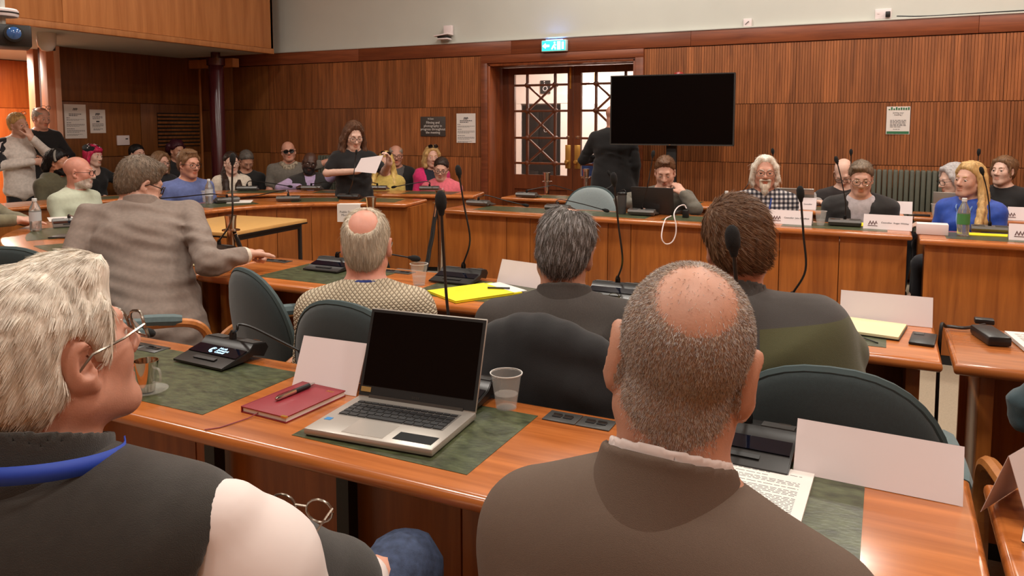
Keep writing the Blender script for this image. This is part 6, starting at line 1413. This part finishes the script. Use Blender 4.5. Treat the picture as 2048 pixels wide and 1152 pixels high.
# grey-suited man leaning on the middle desk
pv_ = (-2.9, 2.3); fa = 46
el = to_local(pv_, fa, at(418, 528, 3.42)); wr = to_local(pv_, fa, at(488, 511, 3.64)); hd = to_local(pv_, fa, at(516, 504, 3.72)) - wr
M_suit = mat('grey_linen_suit', (130, 116, 107), .85, noise=.10, nscale=60, bump=.5, bscale=500)
c = person('person in grey linen suit and glasses leaning an arm on desk', (281, 366, 3.7), fa, pelvis=pv_, hrot=(-62, -22, 4), sk='fair', hs=.97, stub=mat('grey_stubble', (140, 112, 98), .9, noise=.3, nscale=200), top=M_suit, topname='jacket', hairm=HM['ash'], sw=.245, girth=1.28, necklen=.12, sdrop=.035, tnoise=lambda c: (lambda P: .0024 * np.sin(P[..., 2] * 95 + 5 * np.sin(P[..., 0] * 9 + 1) + 3 * np.sin(P[..., 1] * 12)) * smooth01(-P[..., 1] + .5 * (P[..., 2] - .6), -.05, .1)), bottom=M_suit, fold=(.009, 15), res=(.006, .034, .011), finehands='R',
           arms={'R': (el, wr, hd, (0, -.3, -1)), 'L': ((-.36, .10, .78), (-.12, .36, .80), (.5, 1, 0), (0, 0, -1))}, handkw={'R': dict(curl=74, thumb=.9)}, collar=(F_('cream_collar', (214, 204, 188)), .04), nstr=0,
           hair=lambda S, f: (cap_hair(S, f, .011, -.016, slope=.95), S.ell((0, .045, .10), (.06, .05, .028), k=.02, frame=f)), top_cb=lambda T, c: T.cone(c['pv'] + np.array([0, 0, .02]), c['pv'] + np.array([0, -.03, -.08]), .145, .15, k=.06, an=((1, 0, 0), 1.35)), zp=.57)
add_strands(c, 6000, .012, .0007, HM['ash'], (0, .3, -.4), 3, out=.35)
b_glasses(c['root'], c['B'], c['f'], M_gl_dark, rim=.0028)
S = Shape(); S.cone(wr - (hd / np.linalg.norm(hd)) * .035, wr - (hd / np.linalg.norm(hd)) * .005, .042, .042, k=.004); v, q = S.mesh(.006); np_mesh('shirt_cuff', v, q, F_('cream_collar', (214, 204, 188)), c['root'])
jacket_collar(c, M_suit)
# man in the knitted jumper
M_knit = mat('cream_waffle_knit', (176, 164, 142), .95)
def knit():
    nt = M_knit.node_tree; b = nt.nodes['Principled BSDF']; L = nt.links; tc = nt.nodes.new('ShaderNodeTexCoord'); mp = nt.nodes.new('ShaderNodeMapping'); mp.inputs['Rotation'].default_value = (0, R(45), 0); mp.inputs['Scale'].default_value = (95, 95, 95); L.new(tc.outputs['Object'], mp.inputs[0])
    sp = nt.nodes.new('ShaderNodeSeparateXYZ'); L.new(mp.outputs[0], sp.inputs[0]); w = []
    for a in (0, 2):
        s_ = nt.nodes.new('ShaderNodeMath'); s_.operation = 'SINE'; m_ = nt.nodes.new('ShaderNodeMath'); m_.operation = 'MULTIPLY'; m_.inputs[1].default_value = 6.283; m2 = nt.nodes.new('ShaderNodeMath'); m2.operation = 'ABSOLUTE'
        L.new(sp.outputs[a], m_.inputs[0]); L.new(m_.outputs[0], s_.inputs[0]); L.new(s_.outputs[0], m2.inputs[0]); w.append(m2)
        m_.inputs[1].default_value = 3.0
    mn = nt.nodes.new('ShaderNodeMath'); mn.operation = 'MINIMUM'; L.new(w[0].outputs[0], mn.inputs[0]); L.new(w[1].outputs[0], mn.inputs[1])
    cr = nt.nodes.new('ShaderNodeValToRGB'); cr.color_ramp.elements[0].color = lin((118, 104, 84)); cr.color_ramp.elements[1].color = lin((196, 184, 160)); cr.color_ramp.elements[1].position = .5; L.new(mn.outputs[0], cr.inputs[0]); L.new(cr.outputs[0], b.inputs['Base Color'])
    bp = nt.nodes.new('ShaderNodeBump'); bp.inputs['Distance'].default_value = .004; bp.inputs['Strength'].default_value = .9; L.new(mn.outputs[0], bp.inputs['Height']); L.new(bp.outputs[0], b.inputs['Normal'])
knit()
BALD = lambda cx, r: (lambda P, f: (((P - fpt(f, cx)) @ f[0] / np.array(r)) ** 2).sum(1))
h = (733, 490, 2.62)
c = person('person in cream knitted jumper seen from behind at middle desk', h, 30, lean=.05, hrot=(-2, -4, 0), sk='red', hs=1.0, top=M_knit, topname='jumper', hairm=hairmat('ash_white_hair', (196, 184, 164), n=.2), sw=.185, girth=1.1, res=(.0056, .034, .0115), fold=(.004, 8), nstr=0, hair=lambda S, f: cap_hair(S, f, .0045, -.024, slope=1.0, bald=((0, -.088, .098), (.050, .062, .056)), ears=True), eyes=True, collar=(mat('blue_collar', (34, 52, 120), .8), .03), necklen=.15, hair_noise_amp=.001)
add_strands(c, 9000, .022, .00055, hairmat('ash_white_hair', (196, 184, 164), n=.2), (0, -.15, -1), 3, out=.10, jitter=.16, crown=.3); b_glasses(c['root'], c['B'], c['f'], M_gl_metal)
# man in the pinstriped jacket
M_pin = mat('pinstripe_wool', (62, 56, 52), .85, noise=.12, nscale=300, bump=.3, bscale=900, stretch=(1, 1, .05))
h = (1130, 500, 2.40)
c = person('person in dark pinstriped jacket seen from behind at middle desk', h, 20, lean=.14, hrot=(-6, -12, 9), sk='tan', hs=1.06, top=M_pin, topname='jacket', hairm=HM['darkgrey'], sw=.235, girth=1.2, res=(.0056, .034, .0115), fold=(.004, 7), nstr=0, hair=lambda S, f: cap_hair(S, f, .010, -.024, slope=1.0, bald=((.012, -.02, .135), (.042, .075, .032))), collar=(F_('pale_check', (178, 164, 158)), .045), necklen=.145, head_kw=dict(earsize=1.15))
add_strands(c, 9000, .026, .00055, HM['darkgrey'], (0, -.15, -1), 3, out=.06, jitter=.12, crown=.3); add_strands(c, 4000, .026, .00055, HM['silver'], (0, -.15, -1), 8, out=.07, jitter=.13, crown=.3)
jacket_collar(c, M_pin)
# black coat over his chair
S = Shape(); kx = np.linspace(-.27, .27, 9)
for i in range(8):
    z = lambda x: .70 + .285 * (max(0, 1 - (x / .275) ** 2)) ** .5
    S.cone((kx[i], -.27 + .5 * kx[i] ** 2, z(kx[i])), (kx[i + 1], -.27 + .5 * kx[i + 1] ** 2, z(kx[i + 1])), .045, .045, k=.02)
    S.cone((kx[i], -.275 + .5 * kx[i] ** 2, z(kx[i])), (kx[i], -.26, .42), .035, .04, k=.06)
for x in np.linspace(-.24, .24, 7): S.cone((x, -.285, .90 - x * x * 3), (x * 1.1, -.27, .36), .036, .045, k=.09)
S.cone((.14, -.29, .88), (.30, -.25, .60), .05, .05, k=.03); S.cone((.30, -.25, .60), (.29, -.22, .40), .05, .045, k=.03)
S.noise(folds(.006, 10, 12)); v, q = S.mesh(.012); coat = np_mesh('black_coat', v, q, F_('coat_black', (19, 19, 21))); coat.location = (-.80, 2.13, -.055); coat.rotation_euler = (0, 0, R(-3)); tag(coat, 'black coat draped over the chair behind the person in pinstripes', 'coat')
# man in the two-tone fleece
M_fl = mat('fleece_two_tone', (70, 66, 64), .95, noise=.1, nscale=60, bump=.5, bscale=700, sheen=.2)
def two():
    nt = M_fl.node_tree; b = nt.nodes['Principled BSDF']; L = nt.links; tc = nt.nodes.new('ShaderNodeTexCoord'); sp = nt.nodes.new('ShaderNodeSeparateXYZ'); L.new(tc.outputs['Object'], sp.inputs[0])
    a = nt.nodes.new('ShaderNodeMath'); a.operation = 'MULTIPLY_ADD'; a.inputs[1].default_value = -.12; L.new(sp.outputs[0], a.inputs[0]); L.new(sp.outputs[2], a.inputs[2])
    g = nt.nodes.new('ShaderNodeMath'); g.operation = 'GREATER_THAN'; g.inputs[1].default_value = 1.0; L.new(a.outputs[0], g.inputs[0])
    ab = nt.nodes.new('ShaderNodeMath'); ab.operation = 'GREATER_THAN'; ab.inputs[1].default_value = .235; a2 = nt.nodes.new('ShaderNodeMath'); a2.operation = 'ABSOLUTE'; L.new(sp.outputs[0], a2.inputs[0]); L.new(a2.outputs[0], ab.inputs[0])
    mxm = nt.nodes.new('ShaderNodeMath'); mxm.operation = 'MAXIMUM'; L.new(g.outputs[0], mxm.inputs[0]); L.new(ab.outputs[0], mxm.inputs[1])
    mx = nt.nodes.new('ShaderNodeMix'); mx.data_type = 'RGBA'; L.new(mxm.outputs[0], mx.inputs[0]); mx.inputs[6].default_value = lin((78, 78, 50)); mx.inputs[7].default_value = lin((66, 63, 61)); L.new(mx.outputs[2], b.inputs['Base Color'])
two()
h = (1474, 492, 2.12); pv_ = (-.06, 2.12); fa = 12
el = to_local(pv_, fa, at(1690, 705, 2.05)); wr = to_local(pv_, fa, (-.16, 2.70, DZ + .05))
c = person('person in grey and green fleece leaning over a notepad', h, fa, pelvis=pv_, hrot=(8, -18, -6), sk='ruddy', hs=1.0, top=M_fl, topname='fleece', hairm=HM['brown'], sw=.235, girth=1.25, res=(.0056, .034, .012), fold=(.0065, 10), nstr=0, hair=lambda S, f: cap_hair(S, f, .016, -.024, slope=1.0, ears=True), collar=(M_fl, .06), collar_r=.006, slope=3, sdrop=.02,
           arms={'R': (el, wr, (-.3, 1, 0), (0, 0, -1)), 'L': ((-.42, .30, .86), (-.30, .56, DZ + .05), (.3, 1, 0), (0, 0, -1))}, zp=.56)
add_strands(c, 11000, .028, .0006, HM['brown'], (.9, .1, -.5), 5, out=.08, jitter=.12, crown=.15); add_strands(c, 5000, .03, .0006, HM['lbrown'], (.9, .1, -.5), 6, out=.10, jitter=.14, crown=.15)
# person at the right edge
c = person('person in teal jumper at the right edge of the photo', (.63, 2.10, 1.24, 0), 8, pelvis=(.60, 2.06), sk='fair', top=F_('teal_jumper', (48, 70, 78)), bottom=F_('navy_trousers', (26, 32, 46)), hairm=HM['brown'], hair=h_short(), girth=1.15, arms={'L': ((-.235, .17, .80), (-.06, .40, .86), (.3, 1, 0), (0, 0, -1))})
# ------------------------------------------------------- bald man in the brown jacket
M_taupe = mat('taupe_jacket', (98, 82, 70), .9, noise=.06, nscale=500, bump=.35, bscale=1200)
h = (1364, 726, .935)
c = person('person in taupe jacket seen from behind, nearest the camera', h, -6, lean=.05, hrot=(17, -7, 9), sk='tan', hs=1.02, top=M_taupe, topname='jacket', hair=None, sw=.20, girth=1.25, res=(.0042, .034, .0095), fold=(.0022, 6), nstr=0, head_kw=dict(earsize=1.3), collar=(mat('white_shirt', (222, 210, 206), .8), .060), necklen=.145, bottom=F_('dark_trousers', (32, 32, 38)), brows=HM['grey'], sdrop=.085)
f = c['f']
def crop_mask(cen):
    L = (cen - f[1]) @ f[0] / f[2]; hl = L[:, 2] - (-.062 + .85 * (L[:, 1] + .05)); m = smooth01(hl, -.012, .03)
    e = np.sqrt(((L - [0.004, -.075, .085]) / [.043, .05, .048]) ** 2 @ np.ones(3)); m *= smooth01(e, .8, 1.35) * .97 + .03
    m *= (np.linalg.norm((L[:, None, :] - np.array([[.085, 0, -.01], [-.085, 0, -.01]])[None]) / [.026, .036, .05], axis=2).min(1) > 1) * (L[:, 1] < .07) * (np.abs(L[:, 0]) < .0785); return m
cen_ = c['v'][c['q']].mean(1); mk = crop_mask(cen_) > .45; pm = c['body'].data
if len(pm.polygons) == len(mk):
    pm.materials.append(mat('cropped_scalp', (156, 128, 110), .65, noise=.25, nscale=260)); ix = np.zeros(len(mk), np.int32); pm.polygons.foreach_get('material_index', ix); ix[mk & (ix == 0)] = len(pm.materials) - 1; pm.polygons.foreach_set('material_index', ix)
M_crop = mat('cropped_grey_hair', (182, 166, 148), .7, noise=.2, nscale=200); M_crop2 = mat('cropped_dark_hair', (128, 112, 98), .7)
for n_, m_, sd in ((18000, M_crop, 1), (8000, M_crop2, 2), (17000, HM['silver'], 3)): add_strands(c, n_, .0048, .0003, m_, (0, -.3, -1), sd, out=.9, jitter=.45, seg=2, mask=crop_mask, surf=(c['v'], c['q']), grav=0, lift=-.0006)
jacket_collar(c, M_taupe)
# ------------------------------------------------------- white-haired man in the dark gilet
M_gil = mat('charcoal_fleece', (46, 43, 39), .95, noise=.12, nscale=50, bump=.5, bscale=800, sheen=.2); M_ws = mat('white_shirt', (222, 210, 206), .8)
h = (106, 712, .985)
fa = 22; H1 = at(*h); pv_ = (H1[0] + .02, H1[1] + .06); TL = lambda W: to_local(pv_, fa, W)
c = person('person in charcoal gilet, white shirt and glasses at lower left', h, fa, pelvis=pv_, hrot=(-28, 13, -4), sk='ruddy', hs=.93, top=M_gil, topname='gilet', sleeve='none', hairm=HM['white'], sw=.222, girth=1.45, sdrop=.04, collar_r=.018, res=(.0043, .034, .010), fold=(.005, 8), nstr=0, necklen=.16, bottom=mat('blue_jeans', (54, 66, 92), .9, noise=.35, nscale=70, bump=.4, bscale=700), brows=HM['white'], head_kw=dict(earsize=1.12, fat=1.08, jaw=1.3),
           hair=lambda S, f: (cap_hair(S, f, .013, -.026, slope=.86), [S.ell((sx * .09, .0, -.01), (.035, .032, .05), k=.008, mode='s', frame=f) for sx in (-1, 1)], S.ell((0, .05, .098), (.066, .05, .034), k=.025, frame=f), S.cone((.07, .045, .05), (.076, .03, -.012), .014, .008, k=.02, frame=f), S.cone((-.07, .045, .05), (-.076, .03, -.012), .014, .008, k=.02, frame=f)),
           arms={'R': (TL((-.665, .745, .76)), TL((-.79, 1.03, .70)), (-.5, 1, -.1), (0, 0, -1)), 'L': ((-.33, .05, .78), (-.12, .34, .68), (.4, 1, 0), (0, 0, -1))}, collar=(M_gil, .07), top_cb=lambda T, c: (T.cone(c['shR'] * .8 + c['A']['R'][0] * .2 + c['X'] * .045, c['A']['R'][0] + c['X'] * .03, .082, .1, k=.012, mode='s'), T.cone(TL((-.79, .74, .91)), TL((-.765, .92, .755)), .08, .072, k=.05), T.cone(TL((-.765, .92, .755)), TL((-.78, .94, .66)), .072, .075, k=.04)), knee={'R': TL((-.80, 1.17, .645)), 'L': (-.14, .46, .55)})
add_strands(c, 24000, .019, .0004, HM['white'], (0, -.8, -.5), 5, out=.07, jitter=.09, crown=.2)
b_glasses(c['root'], c['B'], c['f'], M_gl_metal, M_lens, w=.027, h=.02, y=.115)
SL = Shape()
for k_, sh in (('R', c['shR']), ('L', c['shL'])): e, w = c['A'][k_][:2]; md = sh * .72 + e * .28; sh = sh + c['X'] * (.045 if k_ == 'R' else -.045); SL.cone(sh, md + c['X'] * (.035 if k_ == 'R' else -.035), .052, .08, k=.02); SL.cone(md + c['X'] * (.035 if k_ == 'R' else -.035), e, .08, .07, k=.03); SL.cone(e, w, .064, .046, k=.02)
SL.noise(folds(.006, 13, 31)); v, q = SL.mesh(.010); np_mesh('shirt_sleeves', v, q, M_ws, c['root'])
nb = c['nb']; bm = bmesh.new(); L = catmull([nb + np.array([.100 * math.sin(a), .0 - .099 * math.cos(a), .036 + .018 * math.cos(a)]) for a in np.linspace(-2.3, 2.3, 12)], 3)
w_ = .011; V = []; Fc = []
for p in L: V += [tuple(p + np.array([0, 0, -w_])), tuple(p + np.array([0, 0, w_])), tuple(p * 1 + (p - nb) * .02 + np.array([0, 0, w_])), tuple(p + (p - nb) * .02 + np.array([0, 0, -w_]))]
for i in range(len(L) - 1):
    for k_ in range(4): a = i * 4; Fc.append((a + k_, a + (k_ + 1) % 4, a + 4 + (k_ + 1) % 4, a + 4 + k_))
mesh_obj('lanyard', V, Fc, mat('bright_blue_lanyard', (24, 62, 168), .6), c['root'], True)
# spectacles hooked on his gilet
S_ = empty('spectacles', at(602, 1016, 1.05), R(10), 'spectacles hooked onto the front of the dark gilet', 'glasses'); bm = bmesh.new()
for sx in (-1, 1): b_tube(bm, [(sx * .028 + .02 * math.cos(a), 0, .016 * math.sin(a)) for a in np.linspace(0, 6.283, 16)], .0016, 6, False)
b_tube(bm, [(-.009, 0, .004), (.009, 0, .004)], .0016, 6); bm_obj('frame_front', bm, M_gl_metal, S_, True)
for sx in (-1, 1): tube('temple', [(sx * .048, 0, .006), (sx * .047, -.02, .0), (sx * .03, -.035, -.03)], .0016, M_gl_metal, S_, 5)
